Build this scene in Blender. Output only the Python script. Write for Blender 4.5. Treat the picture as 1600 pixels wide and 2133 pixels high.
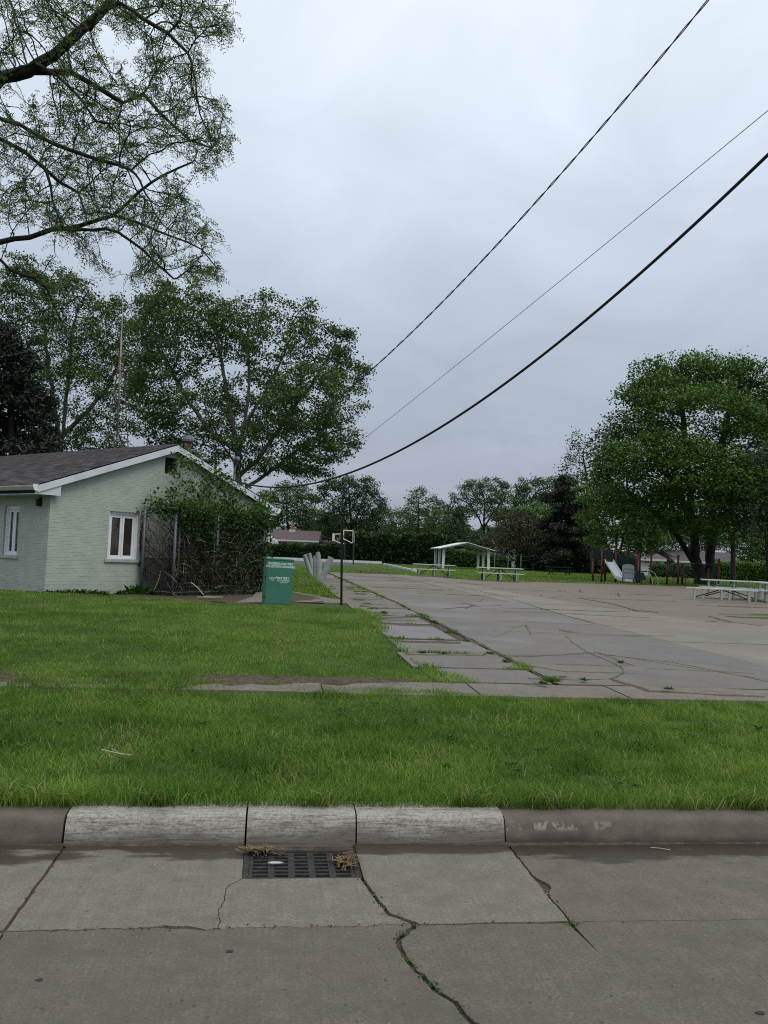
import bpy, bmesh, math, random
import numpy as np
from mathutils import Matrix, Vector
from math import sin, cos, pi, radians, atan2, sqrt

for o in list(bpy.data.objects):
    bpy.data.objects.remove(o)
scene = bpy.context.scene
col = scene.collection
random.seed(4)
RNG = np.random.default_rng(11)

# ------------------------------------------------------------------ camera
F, CZ, YAW, PITCH, ROLL = 1725.0, 1.55, 7.3, 3.0, 2.4
_y, _p, _r = radians(YAW), radians(PITCH), radians(ROLL)
CF = np.array([sin(_y)*cos(_p), cos(_y)*cos(_p), sin(_p)])
_rt = np.array([cos(_y), -sin(_y), 0.0]); _up = np.cross(_rt, CF)
CR = _rt*cos(_r) + _up*sin(_r); CU = _up*cos(_r) - _rt*sin(_r)
CO = np.array([0, 0, CZ])
cd = bpy.data.cameras.new('camera'); cam = bpy.data.objects.new('camera', cd); col.objects.link(cam)
cd.sensor_fit = 'HORIZONTAL'; cd.sensor_width = 36; cd.lens = 36*F/1600; cd.clip_start = .05; cd.clip_end = 2000
cam.matrix_world = Matrix(((CR[0], CU[0], -CF[0], 0), (CR[1], CU[1], -CF[1], 0), (CR[2], CU[2], -CF[2], CZ), (0, 0, 0, 1)))
scene.camera = cam

# ------------------------------------------------------------------ sky, sun, exposure
SUN_EL, SUN_AZ = radians(58), radians(140)          # azimuth clockwise from +Y: behind and to the right
world = bpy.data.worlds.new('World'); scene.world = world; world.use_nodes = True
nt = world.node_tree; nt.nodes.clear(); L = nt.links.new
def N(t, **k):
    n = nt.nodes.new(t)
    for a, b in k.items(): setattr(n, a, b)
    return n
sky = N('ShaderNodeTexSky', sky_type='NISHITA', sun_disc=False, sun_elevation=SUN_EL, sun_rotation=SUN_AZ)
bg1 = N('ShaderNodeBackground'); bg1.inputs[1].default_value = .07; L(sky.outputs[0], bg1.inputs[0])
tc = N('ShaderNodeTexCoord'); sep = N('ShaderNodeSeparateXYZ'); L(tc.outputs['Generated'], sep.inputs[0])
ramp = N('ShaderNodeValToRGB'); L(sep.outputs[2], ramp.inputs[0])
cr = ramp.color_ramp
for i, (p, c) in enumerate([(0, (.255, .280, .335)), (.10, (.270, .300, .358)), (.22, (.320, .365, .436)), (.36, (.435, .492, .572)), (.52, (.575, .635, .712)), (.75, (.71, .775, .85)), (1, (.77, .835, .90))]):
    e = cr.elements[i] if i < 2 else cr.elements.new(p)
    e.position = p; e.color = (*c, 1)
za = N('ShaderNodeMath', operation='ADD'); L(sep.outputs[2], za.inputs[0]); za.inputs[1].default_value = .34
dv = N('ShaderNodeVectorMath', operation='DIVIDE'); L(tc.outputs['Generated'], dv.inputs[0])
cz_ = N('ShaderNodeCombineXYZ'); [L(za.outputs[0], cz_.inputs[i]) for i in range(3)]; L(cz_.outputs[0], dv.inputs[1])
mp = N('ShaderNodeMapping'); mp.inputs['Scale'].default_value = (1.15, 1.35, 0); mp.inputs['Rotation'].default_value = (0, 0, .5); L(dv.outputs[0], mp.inputs[0])
nz = N('ShaderNodeTexNoise'); nz.inputs['Scale'].default_value = 2.2; nz.inputs['Detail'].default_value = 9; nz.inputs['Roughness'].default_value = .56; nz.inputs['Distortion'].default_value = .7
L(mp.outputs[0], nz.inputs['Vector'])
mr = N('ShaderNodeMapRange'); mr.inputs[1].default_value = .3; mr.inputs[2].default_value = .7; mr.inputs[3].default_value = .905; mr.inputs[4].default_value = 1.095; L(nz.outputs[0], mr.inputs[0])
mul = N('ShaderNodeVectorMath', operation='SCALE'); L(ramp.outputs[0], mul.inputs[0]); L(mr.outputs[0], mul.inputs['Scale'])
bg2 = N('ShaderNodeBackground'); bg2.inputs[1].default_value = .97; L(mul.outputs[0], bg2.inputs[0])
mx = N('ShaderNodeMixShader'); mx.inputs[0].default_value = .93; L(bg1.outputs[0], mx.inputs[1]); L(bg2.outputs[0], mx.inputs[2])
wo = N('ShaderNodeOutputWorld'); L(mx.outputs[0], wo.inputs[0])
sl = bpy.data.lights.new('sun', 'SUN'); sl.energy = 1.1; sl.angle = radians(30); sl.color = (1, .93, .83)
so = bpy.data.objects.new('sun', sl); col.objects.link(so)
sdir = Vector((sin(SUN_AZ)*cos(SUN_EL), cos(SUN_AZ)*cos(SUN_EL), sin(SUN_EL)))
so.rotation_euler = sdir.to_track_quat('Z', 'Y').to_euler()
vs = scene.view_settings; vs.view_transform = 'Standard'; vs.look = 'None'; vs.exposure = 0.58; vs.gamma = 1.0; vs.use_curve_mapping = False
try:
    scene.cycles.use_denoising = False; scene.cycles.filter_width = 1.05; scene.cycles.max_bounces = 6; scene.cycles.diffuse_bounces = 3; scene.cycles.transparent_max_bounces = 8
except Exception: pass

# ------------------------------------------------------------------ helpers
def ray(px, py): return CF + CR*(px-800)/F - CU*(py-1066.5)/F
def at(px, py, D): return CO + ray(px, py)*D
def gp(px, py, z=.35):
    d = ray(px, py); t = (z-CZ)/d[2]; return np.array([d[0]*t, d[1]*t, z])

def smooth(a, b, x):
    t = np.clip((x-a)/(b-a), 0, 1); return t*t*(3-2*t)
_perm = RNG.random((256, 256))
def vnoise(x, y, s=1.0, seed=0):
    x = np.asarray(x, float)/s + seed*17.3; y = np.asarray(y, float)/s + seed*9.1
    xi = np.floor(x).astype(int); yi = np.floor(y).astype(int); fx = x-xi; fy = y-yi
    fx = fx*fx*(3-2*fx); fy = fy*fy*(3-2*fy)
    g = lambda a, b: _perm[a % 256, b % 256]
    return (g(xi, yi)*(1-fx)+g(xi+1, yi)*fx)*(1-fy) + (g(xi, yi+1)*(1-fx)+g(xi+1, yi+1)*fx)*fy
TY = [-50, 4.74, 4.80, 7.3, 8.5, 20, 60, 2000]; TZ = [.10, .10, .135, .215, .235, .35, .35, .35]
def T(x, y):
    """height of the ground away from the road"""
    z = np.interp(y, TY, TZ)
    # the bed along the little brick building lies lower than the lawn
    d = (y - (20.3 - .30*(x+5.5)))                     # distance behind the lawn's back edge
    w = smooth(.1, 1.3, d)*smooth(.4, -.5, x)*smooth(34, 27, y)
    return z - .15*w

def link(o, parent=None, world_built=False):
    col.objects.link(o)
    if parent is not None:
        o.parent = parent
        if world_built: o.matrix_parent_inverse = parent.matrix_basis.inverted()
    return o
def tag(o, label=None, cat=None, group=None, kind=None):
    for k, v in (('label', label), ('category', cat), ('group', group), ('kind', kind)):
        if v: o[k] = v
    return o
def empty(name, loc, rz=0, label=None, cat=None, group=None):
    o = bpy.data.objects.new(name, None); o.location = loc; o.rotation_euler = (0, 0, rz); o.empty_display_size = .2
    col.objects.link(o); o.matrix_basis = Matrix.Translation(Vector(loc)) @ Matrix.Rotation(rz, 4, 'Z')
    return tag(o, label, cat, group)
def np_mesh(name, V, Fc, n):
    """V (k,3), Fc (m,n) fast mesh"""
    me = bpy.data.meshes.new(name); V = np.ascontiguousarray(V, dtype=np.float32); Fc = np.ascontiguousarray(Fc, dtype=np.int32)
    me.vertices.add(len(V)); me.vertices.foreach_set('co', V.ravel())
    m = len(Fc); me.loops.add(m*n); me.loops.foreach_set('vertex_index', Fc.ravel())
    me.polygons.add(m); me.polygons.foreach_set('loop_start', np.arange(0, m*n, n, dtype=np.int32))
    me.update(calc_edges=True); return me
def set_tint(me, t):
    a = me.attributes.new('tint', 'FLOAT', 'POINT'); a.data.foreach_set('value', np.ascontiguousarray(t, dtype=np.float32))
def smooth_mesh(me):
    me.polygons.foreach_set('use_smooth', np.ones(len(me.polygons), dtype=bool))

class MB:
    def __init__(s): s.v = []; s.f = []
    def add(s, vs, fs):
        b = len(s.v); s.v += [tuple(map(float, v)) for v in vs]; s.f += [tuple(i+b for i in f) for f in fs]; return s
    def box(s, c, d, rz=0, M=None):
        hx, hy, hz = d[0]/2, d[1]/2, d[2]/2; c = Vector(c)
        P = [Vector((x, y, z)) for z in (-hz, hz) for x, y in ((-hx, -hy), (hx, -hy), (hx, hy), (-hx, hy))]
        if M is None: M = Matrix.Rotation(rz, 3, 'Z')
        return s.add([c + M @ p for p in P], [(3, 2, 1, 0), (4, 5, 6, 7), (0, 1, 5, 4), (1, 2, 6, 5), (2, 3, 7, 6), (3, 0, 4, 7)])
    def b2(s, lo, hi): return s.box([(a+b)/2 for a, b in zip(lo, hi)], [abs(b-a) for a, b in zip(lo, hi)])
    def bar(s, p, q, w, h, up=(0, 0, 1)):
        p, q = Vector(p), Vector(q); z = (q-p).normalized(); u = Vector(up)
        if abs(z.dot(u)) > .98: u = Vector((0, 1, 0))
        x = u.cross(z).normalized(); y = z.cross(x)
        P = [a + x*i*w/2 + y*j*h/2 for a in (p, q) for i, j in ((-1, -1), (1, -1), (1, 1), (-1, 1))]
        return s.add(P, [(3, 2, 1, 0), (4, 5, 6, 7), (0, 1, 5, 4), (1, 2, 6, 5), (2, 3, 7, 6), (3, 0, 4, 7)])
    def tube(s, pts, r, n=8, caps=True):
        pts = [Vector(p) for p in pts]; k = len(pts); rs = r if hasattr(r, '__len__') else [r]*k
        V = []; prev = None
        for i, p in enumerate(pts):
            d = (pts[min(i+1, k-1)] - pts[max(i-1, 0)]).normalized()
            if prev is None:
                u = Vector((0, 0, 1)) if abs(d.z) < .9 else Vector((1, 0, 0))
                x = u.cross(d).normalized()
            else: x = (prev - d*prev.dot(d)).normalized()
            prev = x; y = d.cross(x)
            V += [p + (x*cos(2*pi*j/n) + y*sin(2*pi*j/n))*rs[i] for j in range(n)]
        fs = [(i*n+j, i*n+(j+1) % n, (i+1)*n+(j+1) % n, (i+1)*n+j) for i in range(k-1) for j in range(n)]
        if caps: fs += [tuple(range(n))[::-1], tuple(range((k-1)*n, k*n))]
        return s.add(V, fs)
    def prism(s, poly, z0, z1):
        """poly (x,y) counter-clockwise; z0/z1 numbers or functions of (x,y)"""
        n = len(poly); f = lambda z, p: z(*p) if callable(z) else z
        V = [(x, y, f(z0, (x, y))) for x, y in poly] + [(x, y, f(z1, (x, y))) for x, y in poly]
        return s.add(V, [tuple(range(n))[::-1], tuple(range(n, 2*n))] + [(i, (i+1) % n, n+(i+1) % n, n+i) for i in range(n)])
    def xz(s, poly, y0, y1):
        """poly in (x,z), extruded along y"""
        n = len(poly); V = [(x, y0, z) for x, z in poly] + [(x, y1, z) for x, z in poly]
        return s.add(V, [tuple(range(n)), tuple(range(n, 2*n))[::-1]] + [(i, n+i, n+(i+1) % n, (i+1) % n) for i in range(n)])
    def build(s, name, mat, parent=None, world_built=False, smooth=False, bevel=0, label=None):
        me = bpy.data.meshes.new(name); me.from_pydata(s.v, [], s.f); me.materials.append(mat)
        if smooth: smooth_mesh(me)
        if bevel:
            bm = bmesh.new(); bm.from_mesh(me); bmesh.ops.recalc_face_normals(bm, faces=bm.faces)
            bmesh.ops.bevel(bm, geom=[e for e in bm.edges if e.calc_face_angle(0) > .5], offset=bevel, segments=2, affect='EDGES', profile=.6, clamp_overlap=True)
            bm.to_mesh(me); bm.free()
        o = bpy.data.objects.new(name, me); link(o, parent, world_built)
        if label: o['label'] = label
        return o
def copy_obj(o, parent, loc=None):
    c = o.copy(); col.objects.link(c); c.parent = parent
    return c

# ------------------------------------------------------------------ materials
class NT:
    def __init__(s, name):
        s.m = bpy.data.materials.new(name); s.m.use_nodes = True; s.t = s.m.node_tree
        s.b = s.t.nodes['Principled BSDF']; s.out = s.t.nodes['Material Output']
        s.pos = None
    def n(s, t, **k):
        nd = s.t.nodes.new(t)
        for a, b in k.items(): setattr(nd, a, b)
        return nd
    def l(s, a, b): s.t.links.new(a, b)
    def P(s):
        if s.pos is None: s.pos = s.n('ShaderNodeNewGeometry').outputs['Position']
        return s.pos
    def mapped(s, scale=(1, 1, 1), rot=0, loc=(0, 0, 0), src=None):
        m = s.n('ShaderNodeMapping'); s.l(src or s.P(), m.inputs[0]); m.inputs['Scale'].default_value = scale; m.inputs['Rotation'].default_value = (0, 0, rot); m.inputs['Location'].default_value = loc
        return m.outputs[0]
    def noise(s, scale, detail=4, rough=.55, vec=None, dist=0, col=False):
        n = s.n('ShaderNodeTexNoise'); n.inputs['Scale'].default_value = scale; n.inputs['Detail'].default_value = detail; n.inputs['Roughness'].default_value = rough; n.inputs['Distortion'].default_value = dist
        s.l(vec or s.P(), n.inputs['Vector']); return n.outputs[1 if col else 0]
    def vor(s, scale, vec=None, feat='F1'):
        n = s.n('ShaderNodeTexVoronoi', feature=feat); n.inputs['Scale'].default_value = scale; s.l(vec or s.P(), n.inputs['Vector']); return n.outputs[0]
    def rng(s, v, a, b, c=0., d=1., smoothstep=False):
        m = s.n('ShaderNodeMapRange'); m.interpolation_type = 'SMOOTHSTEP' if smoothstep else 'LINEAR'
        s.l(v, m.inputs[0]); m.inputs[1].default_value = a; m.inputs[2].default_value = b; m.inputs[3].default_value = c; m.inputs[4].default_value = d; return m.outputs[0]
    def math(s, op, a, b=None):
        m = s.n('ShaderNodeMath', operation=op)
        for i, v in enumerate((a, b)):
            if v is None: continue
            if isinstance(v, (int, float)): m.inputs[i].default_value = v
            else: s.l(v, m.inputs[i])
        return m.outputs[0]
    def mix(s, f, a, b, mode='MIX'):
        m = s.n('ShaderNodeMix', data_type='RGBA', blend_type=mode)
        for i, v in ((0, f), (6, a), (7, b)):
            if isinstance(v, (int, float)): m.inputs[i].default_value = v
            elif isinstance(v, tuple): m.inputs[i].default_value = (*v, 1)
            else: s.l(v, m.inputs[i])
        return m.outputs[2]
    def ramp(s, v, stops):
        r = s.n('ShaderNodeValToRGB'); s.l(v, r.inputs[0]); e = r.color_ramp.elements
        for i, (p, c) in enumerate(stops):
            q = e[i] if i < 2 else e.new(p); q.position = p; q.color = (*c, 1)
        return r.outputs[0]
    def bump(s, h, strength=.3, dist=.01):
        b = s.n('ShaderNodeBump'); b.inputs['Strength'].default_value = strength; b.inputs['Distance'].default_value = dist; s.l(h, b.inputs['Height']); s.l(b.outputs[0], s.b.inputs['Normal'])
    def sep(s): 
        n = s.n('ShaderNodeSeparateXYZ'); s.l(s.P(), n.inputs[0]); return n.outputs
    def done(s, color, rough=.7, spec=.3, metal=0):
        for k, v in (('Base Color', color), ('Roughness', rough)):
            if isinstance(v, (int, float)): s.b.inputs[k].default_value = v
            elif isinstance(v, tuple): s.b.inputs[k].default_value = (*v, 1)
            else: s.l(v, s.b.inputs[k])
        s.b.inputs['Specular IOR Level'].default_value = spec; s.b.inputs['Metallic'].default_value = metal
        return s.m
def worn(name, c, rough=.6, var=.25, scale=6, spec=.3, metal=0, dirt=None, dirt_amt=.4, bump=.0, bscale=60):
    s = NT(name); n1 = s.noise(scale, 5)
    a = tuple(v*(1-var) for v in c); b = tuple(min(1, v*(1+var)) for v in c)
    k = s.mix(s.rng(n1, .3, .7), a, b)
    if dirt: k = s.mix(s.rng(s.noise(scale*.6, 6, .65), .52, .72, 0, dirt_amt), k, dirt)
    if bump: s.bump(s.noise(bscale, 4), bump, .004)
    return s.done(k, rough, spec, metal)
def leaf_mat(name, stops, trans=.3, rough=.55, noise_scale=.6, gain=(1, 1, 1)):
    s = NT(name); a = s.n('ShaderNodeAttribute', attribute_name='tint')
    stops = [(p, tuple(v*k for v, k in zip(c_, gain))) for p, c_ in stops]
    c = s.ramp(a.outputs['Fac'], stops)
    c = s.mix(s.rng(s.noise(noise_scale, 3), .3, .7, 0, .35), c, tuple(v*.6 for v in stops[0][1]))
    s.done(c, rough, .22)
    t = s.n('ShaderNodeBsdfTranslucent'); s.l(c, t.inputs[0]); mxx = s.n('ShaderNodeMixShader'); mxx.inputs[0].default_value = trans
    s.l(s.b.outputs[0], mxx.inputs[1]); s.l(t.outputs[0], mxx.inputs[2]); s.l(mxx.outputs[0], s.out.inputs[0]); return s.m
def bark_mat(name, c1, c2, sc=6, zs=.25):
    s = NT(name); v = s.mapped((1, 1, zs)); n = s.noise(sc, 6, .65, v)
    s.bump(n, .6, .03); return s.done(s.ramp(n, [(.3, c1), (.7, c2)]), .85, .15)

M = {}
# ground and grass
s = NT('lawn_soil'); n1 = s.noise(.7, 5); n2 = s.noise(9, 5, .7); n3 = s.noise(60, 3)
c = s.ramp(n2, [(.25, (.035, .06, .016)), (.5, (.055, .105, .022)), (.75, (.085, .14, .03))])
c = s.mix(s.rng(n1, .42, .66, 0, .55), c, (.11, .135, .04))
c = s.mix(s.rng(s.noise(.35, 4, .6), .58, .72, 0, .5), c, (.10, .075, .045))
c = s.mix(s.rng(n3, .35, .65, 0, .5), c, (.03, .055, .012))
s.bump(n3, .8, .05); M['lawn'] = s.done(c, .9, .1)
s = NT('soil'); n = s.noise(14, 7, .7); s.bump(n, .7, .03)
M['soil'] = s.done(s.ramp(n, [(.3, (.035, .027, .020)), (.55, (.085, .065, .047)), (.75, (.14, .112, .085))]), .9, .12)
s = NT('crack_silt'); n = s.noise(14, 7, .7); s.bump(n, .7, .02)
M['silt'] = s.done(s.ramp(n, [(.3, (.05, .040, .030)), (.55, (.098, .078, .058)), (.75, (.14, .115, .09))]), .9, .12)
M['grass'] = leaf_mat('grass_blades', [(0, (.070, .145, .018)), (.4, (.136, .260, .032)), (.72, (.225, .355, .052)), (.86, (.34, .375, .10)), (1, (.47, .41, .22))], .48, .5, .9)
M['weed'] = leaf_mat('weed_leaves', [(0, (.025, .075, .012)), (1, (.07, .17, .025))], .3)
M['straw'] = leaf_mat('dry_straw', [(0, (.11, .075, .042)), (1, (.26, .19, .11))], .15, .8)
# concrete
def concrete(name, base, wet_y=None, brushed=True, brown=.35, speck=.8, wetness=None):
    s = NT(name); nb = s.noise(.9, 5); nm = s.noise(7, 6, .65); nf = s.noise(75, 5, .8)
    lo = tuple(v*.70 for v in base); hi = tuple(min(1, v*1.25) for v in base)
    c = s.mix(s.rng(nm, .28, .72), lo, hi)
    c = s.mix(s.rng(nb, .42, .64, 0, brown), c, (base[0]*.95, base[1]*.80, base[2]*.66))
    c = s.mix(s.rng(s.noise(1.8, 5, .7, s.mapped((1, 1, 1), loc=(7, 3, 0))), .52, .68, 0, .6), c, tuple(v*.58 for v in base))
    c = s.mix(s.rng(s.noise(5.5, 6, .75, s.mapped((1, .8, 1), loc=(1, 8, 0))), .60, .70, 0, .55), c, tuple(v*.5 for v in base))
    c = s.mix(s.rng(nf, .40, .64, 0, .74), c, tuple(v*.44 for v in base))
    c = s.mix(s.rng(nf, .40, .30, 0, .5), c, tuple(min(1, v*1.6) for v in base))
    vs_ = s.vor(20, s.mapped((1, .75, 1)))
    c = s.mix(s.math('MULTIPLY', s.rng(vs_, .09, .17, speck, 0), s.rng(s.noise(9, 2), .50, .58)), c, tuple(v*.25 for v in base))
    vl = s.vor(30, s.mapped((1, 1, 1), loc=(3, 9, 0)))
    c = s.mix(s.math('MULTIPLY', s.rng(vl, .07, .13, .6, 0), s.rng(s.noise(13, 2), .52, .60)), c, tuple(min(1, v*2.3) for v in base))
    h = nf
    if brushed:
        st = s.noise(1, 3, .6, s.mapped((70, 1.2, 1))); h = s.math('ADD', s.math('MULTIPLY', st, 1.2), nf)
        c = s.mix(s.rng(st, .38, .66, 0, .42), c, tuple(v*.6 for v in base))
    rough = .8
    if wet_y:
        # damp silt lying along the gutter, with a ragged edge of its own
        y = s.sep()[1]; e = s.math('ADD', y, s.rng(s.noise(2.3, 5, .6, s.mapped((.8, 2.5, 1))), .25, .75, -.17, .17))
        w = s.rng(e, wet_y-.05, wet_y+.045, 0, 1, True)
        w = s.math('MULTIPLY', w, s.rng(s.noise(1.3, 3, .5, s.mapped((.6, .3, 1), loc=(2.2, 0, 0))), .20, .34))
        c = s.mix(s.math('MULTIPLY', w, .9), c, tuple(v*m for v, m in zip(base, (.20, .17, .14)))); rough = s.rng(w, 0, 1, .8, .30)
    s.bump(h, .35, .006)
    return s.done(c, rough, .35)
M['gutter'] = concrete('gutter_concrete', (.178, .162, .126), wet_y=4.33, brown=.2)
M['road'] = concrete('road_concrete', (.128, .114, .088), brown=.2)
M['road_right'] = concrete('road_concrete_right', (.142, .124, .096), wet_y=4.27, brown=.5)
M['walk'] = concrete('walk_concrete', (.175, .155, .13), brushed=False, brown=.4)
M['kerb_dark'] = concrete('dark_kerb_concrete', (.115, .10, .084), brushed=False, brown=.5)
s = NT('pale_kerb_concrete'); v = s.mapped((4, 34, 34)); st = s.noise(1.6, 6, .75, v); nf = s.noise(62, 6, .8)
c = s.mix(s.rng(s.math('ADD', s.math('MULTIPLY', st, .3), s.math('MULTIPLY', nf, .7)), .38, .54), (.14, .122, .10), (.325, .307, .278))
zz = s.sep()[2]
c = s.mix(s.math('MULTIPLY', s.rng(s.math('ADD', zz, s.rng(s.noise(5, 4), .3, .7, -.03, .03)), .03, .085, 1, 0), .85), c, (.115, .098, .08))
c = s.mix(s.rng(s.noise(4, 4), .56, .7, 0, .5), c, (.16, .14, .12))
ck = s.noise(1.0, 5, .7, s.mapped((1.2, 22, 22), loc=(3, 1, 2))); c = s.mix(s.rng(s.math('ABSOLUTE', s.math('ADD', ck, -.5)), .0, .022, .75, 0), c, (.06, .05, .042))
c = s.mix(s.rng(s.noise(18, 5, .8), .60, .68, 0, .7), c, (.11, .095, .078))
s.bump(st, .5, .01); M['kerb_pale'] = s.done(c, .85, .2)
s = NT('kerb_paint_remnant'); n = s.noise(30, 5, .7)
M['kerb_chip'] = s.done(s.mix(s.rng(n, .4, .6), (.2, .18, .16), (.40, .38, .35)), .85, .2)
# lot
def lot(name, base, brown, damp=.5, sc=1.0):
    s = NT(name); nm = s.noise(1.1*sc, 6, .62); nf = s.noise(24, 4, .7)
    c = s.mix(s.rng(nm, .3, .7), tuple(v*.82 for v in base), tuple(v*1.18 for v in base))
    yy = s.sep()[1]
    dirt = s.rng(s.math('ADD', s.noise(.16, 5, .6, s.mapped((1, 1.6, 1))), s.rng(yy, 9, 40, -.10, .16)), .42, .62, 0, brown)
    c = s.mix(dirt, c, (.150, .123, .092))
    c = s.mix(s.rng(nf, .32, .7, 0, .5), c, tuple(v*.6 for v in base))
    lines = s.noise(1, 4, .7, s.mapped((.25, 3.2, 1))); c = s.mix(s.rng(lines, .60, .70, 0, .55), c, (.055, .043, .034))
    s.bump(nf, .3, .006)
    wet = s.rng(s.noise(.33, 4, .55, s.mapped((1, 1, 1), loc=(4, 2, 0))), .5, .62, 0, 1)
    c = s.mix(s.math('MULTIPLY', wet, .22), c, tuple(v*.6 for v in base))
    return s.done(c, s.rng(wet, 0, 1, .78, .78-damp), .4)
M['asphalt'] = lot('weathered_asphalt', (.138, .124, .105), .9, .36)
M['slab_lot'] = lot('edge_slab_concrete', (.140, .128, .110), .7, .5)
M['lot_pale'] = lot('pale_lot_concrete', (.185, .158, .125), .55, .30)
M['lot_brown'] = lot('silty_brown_asphalt', (.15, .120, .094), .9, .2)
M['court'] = worn('dark_court_asphalt', (.055, .058, .075), .8, .2, 1)
# building
s = NT('painted_brick'); n = s.noise(3, 5); nf = s.noise(70, 3)
c = s.mix(s.rng(n, .3, .7), (.318, .362, .312), (.382, .43, .372)); zz = s.sep()[2]
c = s.mix(s.rng(s.math('ADD', zz, s.rng(s.noise(5, 5, .7), .3, .7, -.25, .25)), .15, .55, .55, 0), c, (.27, .27, .22))
c = s.mix(s.rng(s.noise(22, 4, .7), .63, .70, 0, .5), c, (.24, .25, .2))
s.bump(nf, .2, .004); M['brick_paint'] = s.done(c, .72, .25)
M['white'] = worn('white_trim', (.56, .59, .64), .5, .08, 3, dirt=(.3, .3, .28), dirt_amt=.3)
M['window_white'] = worn('white_window_frame', (.68, .70, .74), .4, .06, 3)
M['stone_sill'] = worn('stone_sill', (.34, .36, .32), .85, .2, 14, bump=.4)
M['gutter_metal'] = worn('gutter_metal', (.42, .44, .38), .45, .15, 4)
s = NT('shingle'); n = s.noise(1.1, 4); a = s.n('ShaderNodeAttribute', attribute_name='tint')
c = s.ramp(a.outputs['Fac'], [(0, (.038, .036, .04)), (.5, (.062, .058, .062)), (1, (.095, .086, .088))])
c = s.mix(s.rng(s.noise(90, 2), .35, .65, 0, .4), c, (.03, .028, .03)); M['shingle'] = s.done(c, .9, .2)
s = NT('window_glass'); n = s.noise(1.2, 3); s.b.inputs['Coat Weight'].default_value = .3
M['glass'] = s.done(s.mix(s.rng(n, .4, .6), (.022, .018, .016), (.045, .038, .032)), .06, .5)
M['dark'] = worn('dark_interior', (.012, .012, .012), .9, .3)
M['brown_metal'] = worn('rusty_brown_metal', (.11, .05, .03), .7, .3, 8)
M['galv'] = worn('galvanised_steel', (.12, .13, .145), .5, .15, 10, metal=.4)
M['link'] = worn('chain_link_wire', (.10, .105, .10), .55, .2, 10, metal=.5)
M['antenna'] = worn('rusty_antenna_steel', (.09, .065, .05), .7, .3, 10)
M['bamboo'] = worn('pale_antenna_mast', (.21, .19, .14), .6, .2, 6)
M['cabinet'] = worn('grey_cabinet', (.13, .14, .14), .6, .15, 3)
M['foundation'] = worn('grey_foundation', (.17, .17, .16), .85, .2, 4)
M['cable'] = worn('black_cable', (.02, .02, .022), .6, .2, 10)
M['cable_grey'] = worn('weathered_cable', (.055, .055, .06), .55, .2, 10)
# street things
M['green_metal'] = worn('green_painted_metal', (.038, .150, .108), .42, .10, 2, spec=.45, dirt=(.05, .15, .11), dirt_amt=.25)
M['print'] = worn('pale_print', (.62, .72, .66), .6, .04)
M['black_post'] = worn('black_post', (.014, .014, .015), .6, .3, 20)
M['pipe'] = worn('grey_pipe', (.27, .30, .285), .6, .12, 5, dirt=(.22, .23, .2), dirt_amt=.5)
M['castiron'] = worn('cast_iron', (.032, .030, .028), .75, .35, 30, metal=.3, dirt=(.09, .065, .045), dirt_amt=.6, bump=.5)
M['plank'] = worn('pale_green_plank', (.42, .48, .43), .6, .1, 5, dirt=(.33, .34, .28), dirt_amt=.4)
M['steel_dark'] = worn('dark_steel', (.05, .052, .055), .5, .2, 10, metal=.4)
M['steel_pale'] = worn('pale_steel', (.38, .43, .40), .5, .12, 8, metal=.3)
M['dark_wood'] = worn('dark_green_table', (.035, .045, .035), .7, .2)
M['shelter'] = worn('white_shelter_paint', (.60, .62, .60), .55, .08, 3)
M['shelter_under'] = worn('shelter_soffit', (.36, .36, .32), .7, .1, 3)
M['red'] = worn('dark_red_post', (.12, .022, .026), .5, .15, 6)
M['pg_dark'] = worn('dark_green_rail', (.014, .03, .028), .55, .2)
M['slide'] = worn('white_slide', (.66, .68, .72), .3, .05, 2, spec=.5)
M['pg_grey'] = worn('grey_play_panel', (.22, .245, .275), .55, .08, 3)
M['hoop_white'] = worn('white_hoop_frame', (.72, .72, .68), .5, .06)
M['orange'] = worn('hoop_rim', (.35, .10, .04), .6, .1)
M['board'] = worn('white_edge_board', (.55, .56, .58), .6, .06, 3)
M['timber'] = worn('old_timber_edging', (.13, .105, .08), .9, .3, 8)
M['pale_wood'] = worn('pale_dead_wood', (.33, .29, .23), .85, .2, 12)
# houses
def brickwall(name, c1, c2):
    s = NT(name); b = s.n('ShaderNodeTexBrick'); v = s.n('ShaderNodeMapping'); v.inputs['Rotation'].default_value = (pi/2, 0, 0); s.l(s.P(), v.inputs[0]); s.l(v.outputs[0], b.inputs[0])
    b.inputs['Scale'].default_value = 4; b.inputs['Color1'].default_value = (*c1, 1); b.inputs['Color2'].default_value = (*c2, 1); b.inputs['Mortar'].default_value = (.2, .16, .14, 1)
    return s.done(b.outputs[0], .9, .1)
M['red_brick'] = brickwall('red_brick', (.23, .075, .04), (.30, .11, .06))
M['brown_brick'] = brickwall('brown_brick', (.13, .055, .04), (.18, .08, .06))
M['roof_plum'] = worn('plum_shingle', (.088, .062, .066), .9, .15, 2)
M['roof_pink'] = worn('pinkish_shingle', (.11, .07, .066), .9, .15, 2)
M['roof_grey'] = worn('grey_shingle', (.075, .07, .073), .9, .15, 2)
M['house_white'] = worn('white_siding', (.45, .46, .45), .6, .06, 2)
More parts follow.
